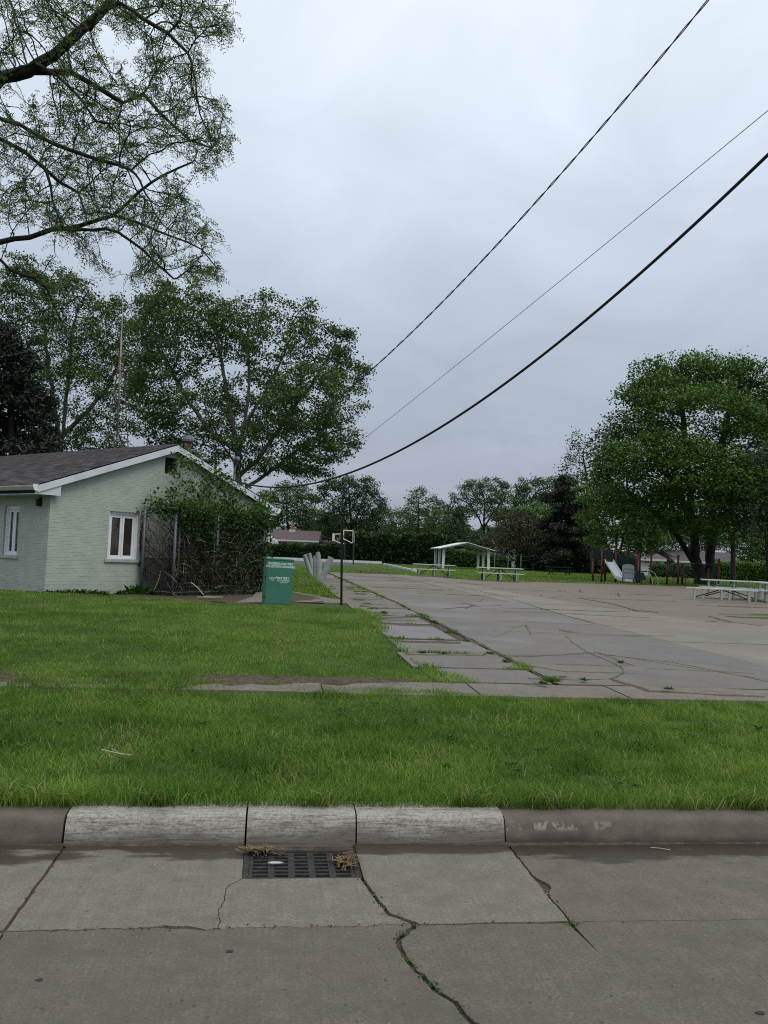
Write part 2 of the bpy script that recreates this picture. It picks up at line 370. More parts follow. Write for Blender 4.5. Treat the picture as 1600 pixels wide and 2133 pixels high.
# trees
M['bark_dark'] = bark_mat('dark_bark', (.012, .011, .010), (.05, .044, .038))
M['bark_locust'] = bark_mat('locust_bark', (.012, .011, .010), (.045, .039, .034), 14)
M['bark_twig'] = bark_mat('vine_twig_bark', (.018, .014, .011), (.075, .06, .048), 20)
M['bark_plane'] = bark_mat('plane_bark', (.055, .05, .04), (.19, .18, .15), 3)
M['bark_pale'] = bark_mat('pale_bark', (.06, .052, .044), (.16, .145, .125))
M['lf_locust'] = leaf_mat('locust_leaflets', [(0, (.045, .085, .018)), (.6, (.10, .175, .038)), (1, (.19, .27, .075))], .45)
M['lf_plane'] = leaf_mat('plane_leaves', [(0, (.030, .060, .017)), (.6, (.055, .105, .028)), (1, (.11, .165, .045))], .3, gain=(1.5, 1.4, 1.35))
M['lf_maple'] = leaf_mat('maple_leaves', [(0, (.024, .066, .012)), (.6, (.056, .135, .020)), (1, (.125, .225, .036))], .3, .55, .35, gain=(1.35, 1.15, 1.1))
M['lf_dark'] = leaf_mat('dark_leaves', [(0, (.014, .034, .012)), (.6, (.028, .062, .022)), (1, (.05, .10, .03))], .25, gain=(1.35, 1.3, 1.2))
M['lf_mid'] = leaf_mat('mid_green_leaves', [(0, (.026, .058, .02)), (.6, (.048, .10, .032)), (1, (.085, .15, .05))], .3, gain=(1.4, 1.35, 1.25))
M['lf_light'] = leaf_mat('light_green_leaves', [(0, (.04, .085, .02)), (.6, (.075, .15, .03)), (1, (.13, .21, .05))], .3, gain=(1.4, 1.35, 1.25))
M['lf_grey'] = leaf_mat('grey_green_leaves', [(0, (.035, .06, .03)), (.6, (.06, .095, .05)), (1, (.10, .14, .075))], .3, gain=(1.4, 1.35, 1.25))
M['lf_brown'] = leaf_mat('brownish_needles', [(0, (.030, .028, .014)), (.6, (.062, .058, .026)), (1, (.12, .125, .04))], .2)
M['lf_pine'] = leaf_mat('dark_needles', [(0, (.018, .024, .014)), (.6, (.036, .046, .028)), (1, (.075, .085, .05))], .1)
M['lf_spruce'] = leaf_mat('spruce_needles', [(0, (.009, .014, .010)), (.6, (.018, .026, .018)), (1, (.038, .05, .032))], .1)
M['lf_hedge'] = leaf_mat('hedge_sprays', [(0, (.012, .028, .010)), (.6, (.030, .060, .018)), (1, (.075, .125, .035))], .2)
M['lf_vine'] = leaf_mat('vine_leaves', [(0, (.024, .060, .014)), (.6, (.06, .135, .024)), (1, (.135, .235, .045))], .35, .55, 3)

# ================================================================== THE SETTING
def seg_lines(a, b, step):
    n = max(1, int(round((b-a)/step))); return [a + (b-a)*i/n for i in range(n+1)]
gx = seg_lines(-700, -60, 80) + seg_lines(-60, -14, 4)[1:] + seg_lines(-14, 12, .3)[1:] + seg_lines(12, 60, 3)[1:] + seg_lines(60, 700, 80)[1:]
gy = [-700, -300, -100, -40, -12, -7.3, -7.25, 4.62, 4.70] + seg_lines(4.75, 32, .3) + seg_lines(32, 90, 2)[1:] + seg_lines(90, 250, 20)[1:] + [400, 900]
GX, GY = np.meshgrid(np.array(gx), np.array(gy)); GZ = np.where(GY > 4.69, T(GX, GY) + .02*(vnoise(GX, GY, .9)-.5)*(GY < 40), np.where(GY > -7.28, -.9, .12))
nx_, ny_ = len(gx), len(gy); idx = np.arange(nx_*ny_).reshape(ny_, nx_)
me = np_mesh('ground', np.stack([GX.ravel(), GY.ravel(), GZ.ravel()], 1), np.stack([idx[:-1, :-1].ravel(), idx[:-1, 1:].ravel(), idx[1:, 1:].ravel(), idx[1:, :-1].ravel()], 1), 4)
me.materials.append(M['lawn']); smooth_mesh(me)
ground = tag(link(bpy.data.objects.new('ground', me)), kind='structure', label='wide flat grassy ground of the park')

# ---- road of concrete panels
def jit(pts, amp=.004, step=.04, seed=0):
    r = random.Random(seed); out = []; off = 0
    pts = [Vector((p[0], p[1])) for p in pts]
    for a, b in zip(pts, pts[1:]):
        n = max(1, int((b-a).length/step)); d = (b-a).normalized(); nn = Vector((-d.y, d.x))
        for i in range(n):
            off = off*.6 + r.uniform(-amp, amp); out.append(a.lerp(b, i/n) + nn*off)
    out.append(pts[-1]); return out
def off_line(line, w):
    out = []; k = len(line)
    for i, p in enumerate(line):
        d = (line[min(i+1, k-1)] - line[max(i-1, 0)]).normalized(); ww = w[i*len(w)//k] if hasattr(w, '__len__') else w
        out.append(p + Vector((-d.y, d.x))*ww)
    return out
g2 = lambda px, py: tuple(gp(px, py, 0)[:2])
road = empty('road', (0, 0, 0)); tag(road, 'concrete street with cracked panels beside the kerb', kind='structure')
GX0, GX1, GY0, GY1 = -.078, .478, 4.045, 4.425       # grate opening
mb = MB()
for lo, hi in (((-40, -7.2, -.3), (40, GY0-.02, -.014)), ((-40, GY0-.02, -.3), (GX0-.02, 4.7, -.014)), ((GX1+.02, GY0-.02, -.3), (40, 4.7, -.014)), ((GX0-.02, GY1+.02, -.3), (GX1+.02, 4.7, -.014))):
    mb.b2(lo, hi)
mb.build('road_base', M['soil'], road)
JL = jit([(-.995, 4.5), (-.995, -7)], .003, .06, 1)
JLa = [p for p in JL if p.y > 3.52]; JLb = [p for p in JL if p.y <= 3.52]
H_l = jit([(-5.6, 3.52), (-.995, 3.525)], .003, .06, 2)
H_m = jit([(-.995, 3.525), (-.8, 3.53), (-.35, 3.53), (-.21, 3.515), (.0, 3.52), (.67, 3.53)], .008, .03, 3)
H_r = jit([(.67, 3.53), (1.335, 3.53)], .003, .04, 4)
H_e = jit([(1.335, 3.53), (1.75, 3.535), (6, 3.53)], .004, .04, 5)
CLn = jit([(GX0-.01, GY0), g2(495, 1833), g2(471, 1850), g2(466, 1874), g2(455, 1897), g2(456, 1932)], .006, .02, 6)
CLn[-1] = Vector((CLn[-1].x, 3.53))
CR1 = jit([(GX1+.01, GY0), g2(760, 1836), g2(789, 1874), g2(813, 1905), (.67, 3.53)], .005, .025, 7)
CW = jit([(.66, 3.53), g2(830, 1964), g2(844, 1992), g2(868, 2021), g2(903, 2049), g2(937, 2075), g2(960, 2101), g2(991, 2128), (1.0, 2.3), (1.3, 1.2), (1.35, -7)], .012, .03, 8)
JR = jit([(1.335, 4.5), (1.335, 4.15), (1.34, 3.53)], .004, .04, 9)
def hole(line, at_y, half, depth):      # a spall that widens a joint
    return [p + Vector((depth*math.exp(-((p.y-at_y)/half)**2), 0)) for p in line]
def chip(line): return [p + Vector((0, .005 + .020*math.exp(-((p.x+.36)/.06)**2) + .016*math.exp(-((p.x+.27)/.04)**2) + .012*math.exp(-((p.x+.80)/.03)**2))) for p in line]
V2 = lambda *a: [Vector(p) for p in a]
rev = lambda l: l[::-1]
slab_defs = [
 ('gutter', V2((-5.6, 4.5)) + off_line(H_l, .004) + rev(off_line(JLa, -.007))),
 ('gutter', off_line(JLa, .007)[:] + chip([p for p in H_m if p.x <= CLn[-1].x]) + rev(off_line(CLn, -.002)) + V2((GX0-.012, GY1), (GX0-.012, 4.5))),
 ('gutter', off_line(CLn, .002) + off_line([p for p in H_m if p.x > CLn[-1].x], .005) + rev(off_line(CR1, -.008))),
 ('gutter', rev(off_line(JR, -.006)) + V2((GX1+.012, 4.5), (GX1+.012, GY1)) + off_line(CR1, .008) + off_line(H_r, .004)),
 ('road_right', hole(off_line(JR, .006), 3.93, .07, .045) + off_line(H_e, .002) + V2((6, 4.5))),
 ('road', V2((-5.6, -7)) + rev(off_line(JLb, -.007)) + rev(off_line(H_l, -.004))),
 ('road', off_line(JLb, .007) + rev(off_line(CW, [-.013, -.009, -.012, -.007, -.010, -.005, -.004])) + rev(off_line(H_m, -.005))),
 ('road', rev(off_line(H_e, -.002)) + V2((1.345, 3.525), (1.36, 3.24), (1.325, 3.525)) + rev(off_line(H_r, -.004)) + off_line(CW, [.009, .012, .007, .010, .006, .007, .003]) + V2((6, -7))),
]
def poly_area(p): return sum(a.x*b.y - b.x*a.y for a, b in zip(p, p[1:]+p[:1]))/2
def slab(poly, z0, z1, mat, parent, name='concrete_slab'):
    poly = [p for i, p in enumerate(poly) if (p - poly[i-1]).length > 1e-4]
    if poly_area(poly) < 0: poly = poly[::-1]
    return MB().prism([(p.x, p.y) for p in poly], z0, z1).build(name, mat, parent)
for k, (m_, poly) in enumerate(slab_defs):
    slab(poly, -.03, (.001 if m_ == 'gutter' else 0) - .002*(k % 3), M[m_], road)
for sgn in (-1, 1):
    for i in range(5):
        a = (-5.61 - 4.6*(i+1) if sgn < 0 else 6.01 + 4.6*i); b = a + 4.59
        slab(V2((a, 3.53), (b, 3.53), (b, 4.5), (a, 4.5)), -.03, 0, M['road_right'], road)
        slab(V2((a, -7), (b, -7), (b, 3.52), (a, 3.52)), -.03, 0, M['road'], road)

# ---- kerb in cast lengths
s = NT('chipped_kerb_concrete'); nm = s.noise(8, 6, .7); nf = s.noise(120, 3)
c = s.mix(s.rng(nm, .3, .7), (.080, .067, .053), (.145, .122, .096)); c = s.mix(s.rng(nf, .3, .7, 0, .4), c, (.06, .05, .042))
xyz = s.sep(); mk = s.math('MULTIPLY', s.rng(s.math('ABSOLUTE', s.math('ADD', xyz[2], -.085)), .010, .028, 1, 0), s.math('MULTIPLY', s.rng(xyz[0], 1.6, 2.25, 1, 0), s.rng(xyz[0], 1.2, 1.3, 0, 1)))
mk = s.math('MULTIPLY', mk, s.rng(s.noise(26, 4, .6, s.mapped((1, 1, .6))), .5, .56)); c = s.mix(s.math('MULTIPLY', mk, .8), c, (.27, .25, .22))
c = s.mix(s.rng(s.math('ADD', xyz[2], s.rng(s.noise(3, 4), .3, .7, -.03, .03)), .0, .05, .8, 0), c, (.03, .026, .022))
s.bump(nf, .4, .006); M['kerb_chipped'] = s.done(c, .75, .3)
kerb = empty('kerb', (0, 4.6, 0)); tag(kerb, 'worn concrete kerb along the grass verge', kind='structure')
PROF = [(4.503, -.3), (4.503, -.002), (4.512, .03), (4.530, .090), (4.543, .116), (4.562, .130), (4.60, .136), (4.76, .142), (4.76, -.3)]
def kerb_piece(x0, x1, mat, dz=0, dy=0):
    n = max(2, int((x1-x0)/.12)); xs = [x0 + (x1-x0)*i/n for i in range(n+1)]; V = []; r = random.Random(int(x0*100))
    for i, x in enumerate(xs):
        for j, (y, z) in enumerate(PROF):
            w = r.uniform(-.0025, .0025) if 1 < j < 7 else 0
            e = 0
            V.append((x, y+dy+w, z+dz*(z > 0)+w+e))
    k = len(PROF); fs = [(i*k+j, i*k+j+1, (i+1)*k+j+1, (i+1)*k+j) for i in range(n) for j in range(k-1)]
    b = len(V); V += V[:k] + V[n*k:n*k+k]; fs += [tuple(range(b, b+k))[::-1], tuple(range(b+k, b+2*k))]
    m = MB().add(V, fs); return m.build('kerb_stone', mat, kerb, True, smooth=True)
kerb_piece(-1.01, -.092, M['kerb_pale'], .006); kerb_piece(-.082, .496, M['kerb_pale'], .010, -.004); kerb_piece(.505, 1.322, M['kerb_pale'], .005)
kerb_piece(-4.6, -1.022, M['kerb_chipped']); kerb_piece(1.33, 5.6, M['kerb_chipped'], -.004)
for i in range(6):
    kerb_piece(-4.61-4.2*(i+1), -4.61-4.2*i-.01, M['kerb_chipped']); kerb_piece(5.61+4.2*i, 5.61+4.2*(i+1)-.01, M['kerb_chipped'])

def gutter_silt(x0, x1, seed):
    xs = np.arange(x0, x1, .04); V = []
    for x in xs:
        w = -.012 + .07*max(0, float(vnoise(x, 0, .6, seed)) - .4) + .026*float(vnoise(x, 3, .07, seed))
        hh_ = max(0, min(.005, w*.3)); V += [(x, 4.512, hh_ - .001), (x, 4.505-max(w, 0)*.5, hh_ - .001), (x, 4.50-max(w, 0), -.004)]
    MB().add(V, [(i*3+j, i*3+j+1, i*3+3+j+1, i*3+3+j) for i in range(len(xs)-1) for j in range(2)]).build('gutter_silt', M['soil'], road, smooth=True)
gutter_silt(-8, -.1, 71); gutter_silt(.49, 9, 73)

# ---- storm drain
dr = empty('storm_drain', (.2, 4.23, 0), 0, 'rusty cast iron storm drain grate set against the pale kerb', 'drain')
pit = MB()
for lo, hi in (((GX0-.03, GY0-.03, -.6), (GX0, GY1+.03, -.025)), ((GX1, GY0-.03, -.6), (GX1+.03, GY1+.03, -.025)), ((GX0, GY0-.03, -.6), (GX1, GY0, -.025)), ((GX0, GY1, -.6), (GX1, GY1+.03, -.025)), ((GX0-.03, GY0-.03, -.65), (GX1+.03, GY1+.03, -.6))): pit.b2(lo, hi)
pit.build('pit', M['dark'], dr, True)
fr = MB()
for lo, hi in (((GX0-.01, GY0, -.05), (GX0+.02, GY1, -.004)), ((GX1-.02, GY0, -.05), (GX1+.01, GY1, -.004)), ((GX0+.02, GY0, -.05), (GX1-.02, GY0+.02, -.004)), ((GX0+.02, GY1-.02, -.05), (GX1-.02, GY1, -.004))): fr.b2(lo, hi)
fr.build('frame', M['castiron'], dr, True, bevel=.003)
IX0, IX1, IY0, IY1 = GX0+.03, GX1-.03, GY0+.026, GY1-.026
cols_ = 5; wcol = (IX1-IX0)/cols_
for i in range(cols_+1):
    w = .034 if 0 < i < cols_ else .02
    x = IX0 + wcol*i; MB().b2((x-w/2, IY0, -.045), (x+w/2, IY1, -.008)).build('rib', M['castiron'], dr, True, bevel=.004)
for i in range(8):
    y = IY0 + (IY1-IY0)*i/7; MB().b2((IX0-.01, y-.009, -.04), (IX1+.01, y+.009, -.0105)).build('bar', M['castiron'], dr, True, bevel=.003)

# ---- pavement along the verge
walk = empty('pavement', (0, 8, .22)); tag(walk, 'narrow concrete pavement between verge and lawn', kind='structure')
zt = lambda d: (lambda x, y: float(np.interp(y, TY, TZ)) + d)
MB().prism([(-25, 7.7), (30, 7.7), (30, 8.62), (-25, 8.62)], zt(-.02), zt(.008)).build('pavement_bed', M['soil'], walk, True)
xs = [-25, -20, -15, -10, -7, -5.5, -4, -2.5, -1.0, .5, 2.02, 3.52, 5.05, 6.6, 8.1, 9.6, 11, 14, 18, 22, 30]
for i, (a, b) in enumerate(zip(xs, xs[1:])):
    e0 = jit([(a+.008, 7.80), (b-.008, 7.80)], .003, .2, 40+i); e1 = jit([(b-.008, 8.5 - (.03 if a > 2 else 0)), (a+.008, 8.5)], .008, .1, 60+i)
    slab(e0+e1, zt(0), zt(.024 + .004*(i % 3)), M['walk'], walk).matrix_parent_inverse = walk.matrix_basis.inverted()
# silt and dead thatch over the left end of the pavement
mb = MB(); n = 90; xs = np.linspace(-12, 1.45, n); top = []; bot = []
for i, x in enumerate(xs):
    w = float(vnoise(x, 0, .30, 3)); w2 = float(vnoise(x, 5, .12, 4))
    top.append((x, 8.66 - .06*w)); lo = 7.82 + .1*w
    if x > -1.0: lo = max(7.85, 8.50 - (1.45-x)*.34*(.25+w+.4*w2))
    bot.append((x, lo))
V = []
for (x, y0), (_, y1) in zip(bot, top):
    for f, dz in ((0, .020), (.25, .034), (.6, .040), (1, .036)): yy = y0+(y1-y0)*f; V.append((x, yy, float(T(x, yy)) + dz + .012*(float(vnoise(x, yy, .1, 2))-.5)))
mb.add(V, [(i*4+j, (i+1)*4+j, (i+1)*4+j+1, i*4+j+1) for i in range(n-1) for j in range(3)]); mb.build('silt', M['soil'], walk, True, smooth=True)

# ---- the old lot: edge slabs, asphalt, pale concrete, silty far part
def edge_x(y): return np.interp(y, [8.4, 9, 10.4, 12.5, 14.8, 16.8, 18, 19.3, 21, 24, 30, 60], [2.15, 1.93, 1.80, 1.86, 1.98, 2.2, 2.0, 1.72, 1.7, 1.75, 1.85, 2.1]) + .34*(vnoise(y, 0, .7, 5)-.5) + .2*(vnoise(y, 3, .22, 6)-.5)
lotr = empty('parking_lot', (6, 20, .35)); tag(lotr, 'old cracked asphalt and concrete lot with weeds', kind='structure')
MB().prism([(1.84, 8.5), (33, 8.5), (33, 51.5), (1.6, 51.5), (1.6, 20), (1.7, 18), (1.84, 15)], zt(-.05), zt(.007)).build('lot_bed', M['soil'], lotr, True)
wb = lambda o: setattr(o, 'matrix_parent_inverse', o.parent.matrix_basis.inverted())
ys = [8.53, 9.56, 10.87, 12.52, 14.95, 16.6, 18.2, 19.7] + [21.2+1.55*i for i in range(20)]
for i, (a, b) in enumerate(zip(ys, ys[1:])):
    r = random.Random(i); g = .012 + .03*r.random() + (.05 if i in (2, 3, 4) else 0)
    x0, x1 = 1.72, 3.02 - r.random()*.05 + .02*(i % 3)
    x0 = float(edge_x((a+b)/2)) - .10 if b < 19 else 1.72
    if i in (3, 4): x1 -= .16
    if i >= 6: g = .003 + .006*r.random()
    p = jit([(x0, a+g), (x1, a+g)], .012, .1, i) + jit([(x1, b-g), (x0, b-g)], .012, .1, i+30)
    dz = r.uniform(-.006, .006); wb(slab(p, zt(-.01), zt(.028+dz*(1 if i < 6 else .3)), M['slab_lot' if i < 6 else 'asphalt'], lotr))
LE = jit([(3.05, 8.6), (3.07, 12), (3.08, 20), (3.25, 51.3)], .012, .15, 77)          # joint between slabs and asphalt
LP = jit([(6.6, 8.66), (6.58, 20), (6.9, 51.3)], .006, .3, 78)                        # joint to the pale concrete
LB = jit([(11.4, 8.66), (10.9, 17.2), (9.5, 18.6), (9.0, 22), (8.7, 28), (9.0, 40), (9.8, 51.3)], .05, .3, 79)
HC = jit([(3.1, 10.82), (3.9, 10.95), (4.52, 11.45), (4.75, 11.1), (5.8, 9.25), (6.6, 9.0)], .02, .1, 80)
ed = jit([(3.07, 8.55), (3.8, 8.58), (4.0, 8.44), (6.6, 8.6)], .01, .1, 81)
up_to = lambda l, y: [p for p in l if p.y <= y]; above = lambda l, y: [p for p in l if p.y > y]
wb(slab(ed + up_to(off_line(LP, .008), 9.0) + rev(off_line(HC, -.01)) + rev(up_to(off_line(LE, -.008), 10.8)), zt(-.01), zt(.030), M['asphalt'], lotr, 'asphalt_panel'))
yj = [9.0, 16.4, 24, 33, 51.3]
prev = off_line(HC, .010)
for k in range(4):
    a, b = (10.84 if k == 0 else yj[k]), yj[k+1]
    nxt = jit([(3.15, b), (6.62, b+.1)], .02, .15, 90+k)
    p = prev + [q for q in off_line(LP, .008) if (9.0 if k == 0 else a)+.12 < q.y < b] + rev(off_line(nxt, -.008)) + rev([q for q in off_line(LE, -.008) if a < q.y < b-.02])
    wb(slab(p, zt(-.01), zt(.031 - .003*k), M['asphalt'], lotr, 'asphalt_panel')); prev = off_line(nxt, .008)
yj = [8.62, 13.2, 17.9, 22.4, 27, 32, 38, 44, 51.3]
for k in range(8):
    a, b = yj[k]+.012, yj[k+1]-.012
    p = V2((6.62, a)) + [q for q in off_line(LB, .02) if a < q.y < b]
    l = [q for q in off_line(LP, -.012) if a < q.y < b]; rb = [q for q in off_line(LB, .02) if a < q.y < b]
    wb(slab([Vector((l[0].x, a)), Vector((rb[0].x, a))] + rb + [Vector((rb[-1].x, b)), Vector((l[-1].x, b))] + rev(l), zt(-.01), zt(.026 + .004*(k % 2)), M['lot_pale'], lotr))
far_edge = jit([(32, 49), (27, 51), (20, 48.6), (14, 46), (11, 45.5), (9.8, 51.2)], .25, .6, 84)
wb(slab(off_line(LB, -.02)[::1] and (V2((11.42, 8.62), (30, 8.62), (30, 24), (27, 27), (23.5, 31), (24, 36), (32, 44)) + far_edge + rev(off_line(LB, -.02))), zt(-.01), zt(.022), M['lot_brown'], lotr, 'asphalt_panel'))
# silt and crumbled asphalt heaped along the cracks
def ribbon(line, w, h, name='crack_silt'):
    m = MB(); V = []; k = len(line)
    for i, p in enumerate(line):
        d = (line[min(i+1, k-1)] - line[max(i-1, 0)]).normalized(); nn = Vector((-d.y, d.x)); ww = w*(.12 + 1.5*max(0, float(vnoise(p.x*3, p.y*3, .8, 8))-.15))
        if i in (0, k-1): ww *= .15
        z = float(np.interp(p.y, TY, TZ)) + .022
        for q, zz_ in ((p - nn*ww, z), (p - nn*ww*.4, z+.010+h), (p + nn*ww*.4, z+.010+h*.9), (p + nn*ww, z)): V.append((q.x, q.y, zz_))
    m.add(V, [(i*4+j, i*4+j+1, i*4+4+j+1, i*4+4+j) for i in range(k-1) for j in range(3)])
    return m.build(name, M['silt'], lotr, True, smooth=True)
gl = lambda *P: [tuple(gp(x, y, .30 if y > 1300 else .36)[:2]) for x, y in P]
ribbon(jit([(3.04, 8.6), (3.05, 12), (3.08, 20), (3.2, 50)], .035, .14, 101), .05, .004)
for k, (P, w) in enumerate([
    (gl((1037, 1366), (1120, 1366), (1229, 1360)), .03), (gl((1229, 1360), (1290, 1385), (1297, 1400), (1270, 1409)), .03), (gl((1270, 1409), (1352, 1433), (1450, 1438), (1594, 1444)), .06),
    (gl((1050, 1375), (1180, 1395), (1330, 1398)), .02), (gl((1229, 1360), (1400, 1378), (1500, 1395), (1600, 1415)), .02), (gl((1175, 1325), (1200, 1345), (1229, 1360)), .02),
    (gl((1100, 1408), (1200, 1411), (1270, 1409)), .02), (gl((830, 1336), (900, 1337), (960, 1339)), .10), (gl((800, 1303), (860, 1305), (905, 1300)), .16), (gl((850, 1362), (950, 1364), (1010, 1364)), .05),
    (gl((780, 1285), (830, 1285), (880, 1284)), .12), (gl((750, 1262), (790, 1268), (850, 1268)), .2), (gl((960, 1258), (985, 1262), (970, 1268)), .08), (gl((1165, 1315), (1185, 1320), (1205, 1320)), .10), (gl((1320, 1273), (1345, 1275), (1372, 1277)), .08),
    (gl((1206, 1247), (1280, 1260), (1330, 1275)), .06), (gl((1470, 1295), (1530, 1297), (1590, 1309)), .05), (gl((880, 1206), (1037, 1241), (1130, 1270), (1240, 1298)), .02), (gl((930, 1240), (1000, 1242), (1060, 1243)), .04)]):
    ribbon(jit(P, .03 if w > .03 else .02, .12, 120+k), w, .004 if w < .05 else .008)

r = random.Random(31)
for k in range(46):
    y = 9.5 + 36*r.random()**1.3; x0 = r.uniform(3.2, 6.2) if k % 2 else r.uniform(6.8, 16); L_ = r.uniform(.5, 2.4)*(1+y/40); a = r.uniform(-.18, .18) if r.random() < .75 else r.uniform(.8, 1.6)
    P = [(x0 + cos(a)*L_*t, y + sin(a)*L_*t + r.uniform(-.05, .05)) for t in (0, .33, .66, 1)]
    ribbon(jit(P, .03, .12, 200+k), .012 + .022*r.random()*(1+y/25), .002)
for k in range(16):
    y = 15 + 1.5*k + r.random(); x0 = 1.8 + r.random()*.4; ribbon(jit([(x0, y), (x0+.5, y+r.uniform(-.1, .1)), (min(3.0, x0+.6+r.random()), y+r.uniform(-.1, .1))], .04, .12, 300+k), .05 + .10*r.random(), .004)

# ---- bed of bare soil round the building's foot
bxs = np.linspace(-16, 1.2, 60); bys = np.linspace(0, 1, 16); V = []
for x in bxs:
    e0 = 20.22 - .30*(x+5.5) + .10*(float(vnoise(x, 0, .5, 3))-.5) - .05; e0 = max(e0, 19.75) if x > -1 else e0
    for f in bys: yy = e0 + f*6.5; V.append((x, yy, float(T(x, yy)) + .016 + .03*(float(vnoise(x, yy, .25, 6))-.4)))
o = MB().add(V, [(i*16+j, (i+1)*16+j, (i+1)*16+j+1, i*16+j+1) for i in range(59) for j in range(15) if not (bxs[i] > -.8 and j > 4)]).build('soil_bed', M['soil'], smooth=True); tag(o, 'bare soil bed along the foot of the building', kind='structure')

# ---- little walk from the brick building to the lot, court, edging
wk = MB(); P = [(-.9, 19.9), (.5, 19.75), (1.72, 19.95), (1.72, 21.3), (1.4, 22.0), (.7, 24.6), (.1, 26.2), (-.5, 27), (-.6, 23)]
o = wk.prism(P, .2, lambda x, y: float(T(x, y)) + .02 + (.05 if x < -.3 else 0)).build('footpath', M['walk']); tag(o, 'short grey concrete footpath behind the green container', kind='structure')
court = MB().prism([tuple(at(*q)[:2]) for q in ((520, 1160, 80), (730, 1160, 86), (800, 1160, 78), (868, 1160, 64), (796, 1160, 111), (520, 1160, 111))], .2, .362).build('court', M['court'])
tag(court, 'dark asphalt sports court behind the lawn', kind='structure')
# ================================================================== THE BRICK BUILDING
BC = (-5.66, 21.6, .35); BA = radians(46); W, LEN = 7.5, 14.0
EZ, AZ = 2.58, 3.95            # wall height at eaves and at the apex, above the floor
bld = empty('brick_building', BC, BA, 'small pale green painted brick building with dark shingle gable roof', 'building')
BM = Matrix.Translation(Vector(BC)) @ Matrix.Rotation(BA, 4, 'Z')
def bw(x, y, z): return np.array(BM @ Vector((x, y, z)))
rake = lambda x: EZ + (AZ-EZ)*(1 - abs(x-W/2)/(W/2))
WIN = (1.74, 2.70, .76, 2.08); VENT = (3.47, 3.92, 3.27, 3.74); LWIN = (1.40, 2.12, .76, 2.10)
# wall cores, with real openings
def gable_core(y0, y1, win, vent, name):
    m = MB(); cuts = sorted({0, W/2, W, *(win[:2] if win else ()), *(vent[:2] if vent else ())})
    for a, b in zip(cuts, cuts[1:]):
        hs = [h for h in (win, vent) if h and h[0] <= a + 1e-6 and h[1] >= b - 1e-6]
        z = -.45
        for h in hs: m.xz([(a, z), (b, z), (b, h[2]), (a, h[2])], y0, y1); z = h[3]
        m.xz([(a, z), (b, z), (b, rake(b)), (a, rake(a))], y0, y1)
    return m.build(name, M['brick_paint'], bld)
gable_core(.0, .22, WIN, VENT, 'gable_wall'); gable_core(LEN-.2, LEN, None, None, 'rear_wall')
m = MB()
for lo, hi in (((0, .22, -.45), (.22, LWIN[0], EZ)), ((0, LWIN[0], -.45), (.22, LWIN[1], LWIN[2])), ((0, LWIN[0], LWIN[3]), (.22, LWIN[1], EZ)), ((0, LWIN[1], -.45), (.22, LEN-.2, EZ))): m.b2(lo, hi)
lw = m.build('side_wall', M['brick_paint'], bld)
MB().b2((W-.22, .22, -.45), (W, LEN-.2, EZ)).build('side_wall', M['brick_paint'], bld)
# bricks, laid course by course; too fine to pick apart singly
def bricks(face, length, top, holes, name):
    V, Fs = [], []; r = random.Random(5); z = -.42; row = 0
    while z < AZ:
        x = -(.1016 if row % 2 else 0)
        while x < length:
            a, b, c0, c1 = max(x+.004, .002), min(x+.198, length-.002), z+.004, z+.0617
            x += .2032
            if b-a < .03: continue
            segs = [(a, b)]
            for h in holes:
                if c1 > h[2] and c0 < h[3]:
                    segs = [q for s0, s1 in segs for q in ((s0, min(s1, h[0])), (max(s0, h[1]), s1)) if q[1]-q[0] > .02]
            for s0, s1 in segs:
                t = top((s0+s1)/2) - .02
                if c0 > t-.05: continue
                p = .0012 + r.random()*.0035; bv = .003
                if r.random() < .012: p = .0005
                q0 = [(s0, c0), (s1, c0), (s1, c1), (s0, c1)]; q1 = [(s0+bv, c0+bv), (s1-bv, c0+bv), (s1-bv, c1-bv), (s0+bv, c1-bv)]
                k = len(V); V += [face(u, .001, v) for u, v in q0] + [face(u, -p, v) for u, v in q1]
                Fs += [(k+4, k+5, k+6, k+7)] + [(k+i, k+(i+1) % 4, k+4+(i+1) % 4, k+4+i) for i in range(4)]
        z += .0677; row += 1
    o = MB(); o.v, o.f = V, Fs
    return o
o = bricks(lambda u, d, v: (u, d, v), W, rake, [WIN, VENT], 'bricks').build('gable_brickwork', M['brick_paint'], bld); o['kind'] = 'stuff'
o = bricks(lambda u, d, v: (d, u, v), LEN, lambda u: EZ, [LWIN], 'bricks').build('side_brickwork', M['brick_paint'], bld); o['kind'] = 'stuff'
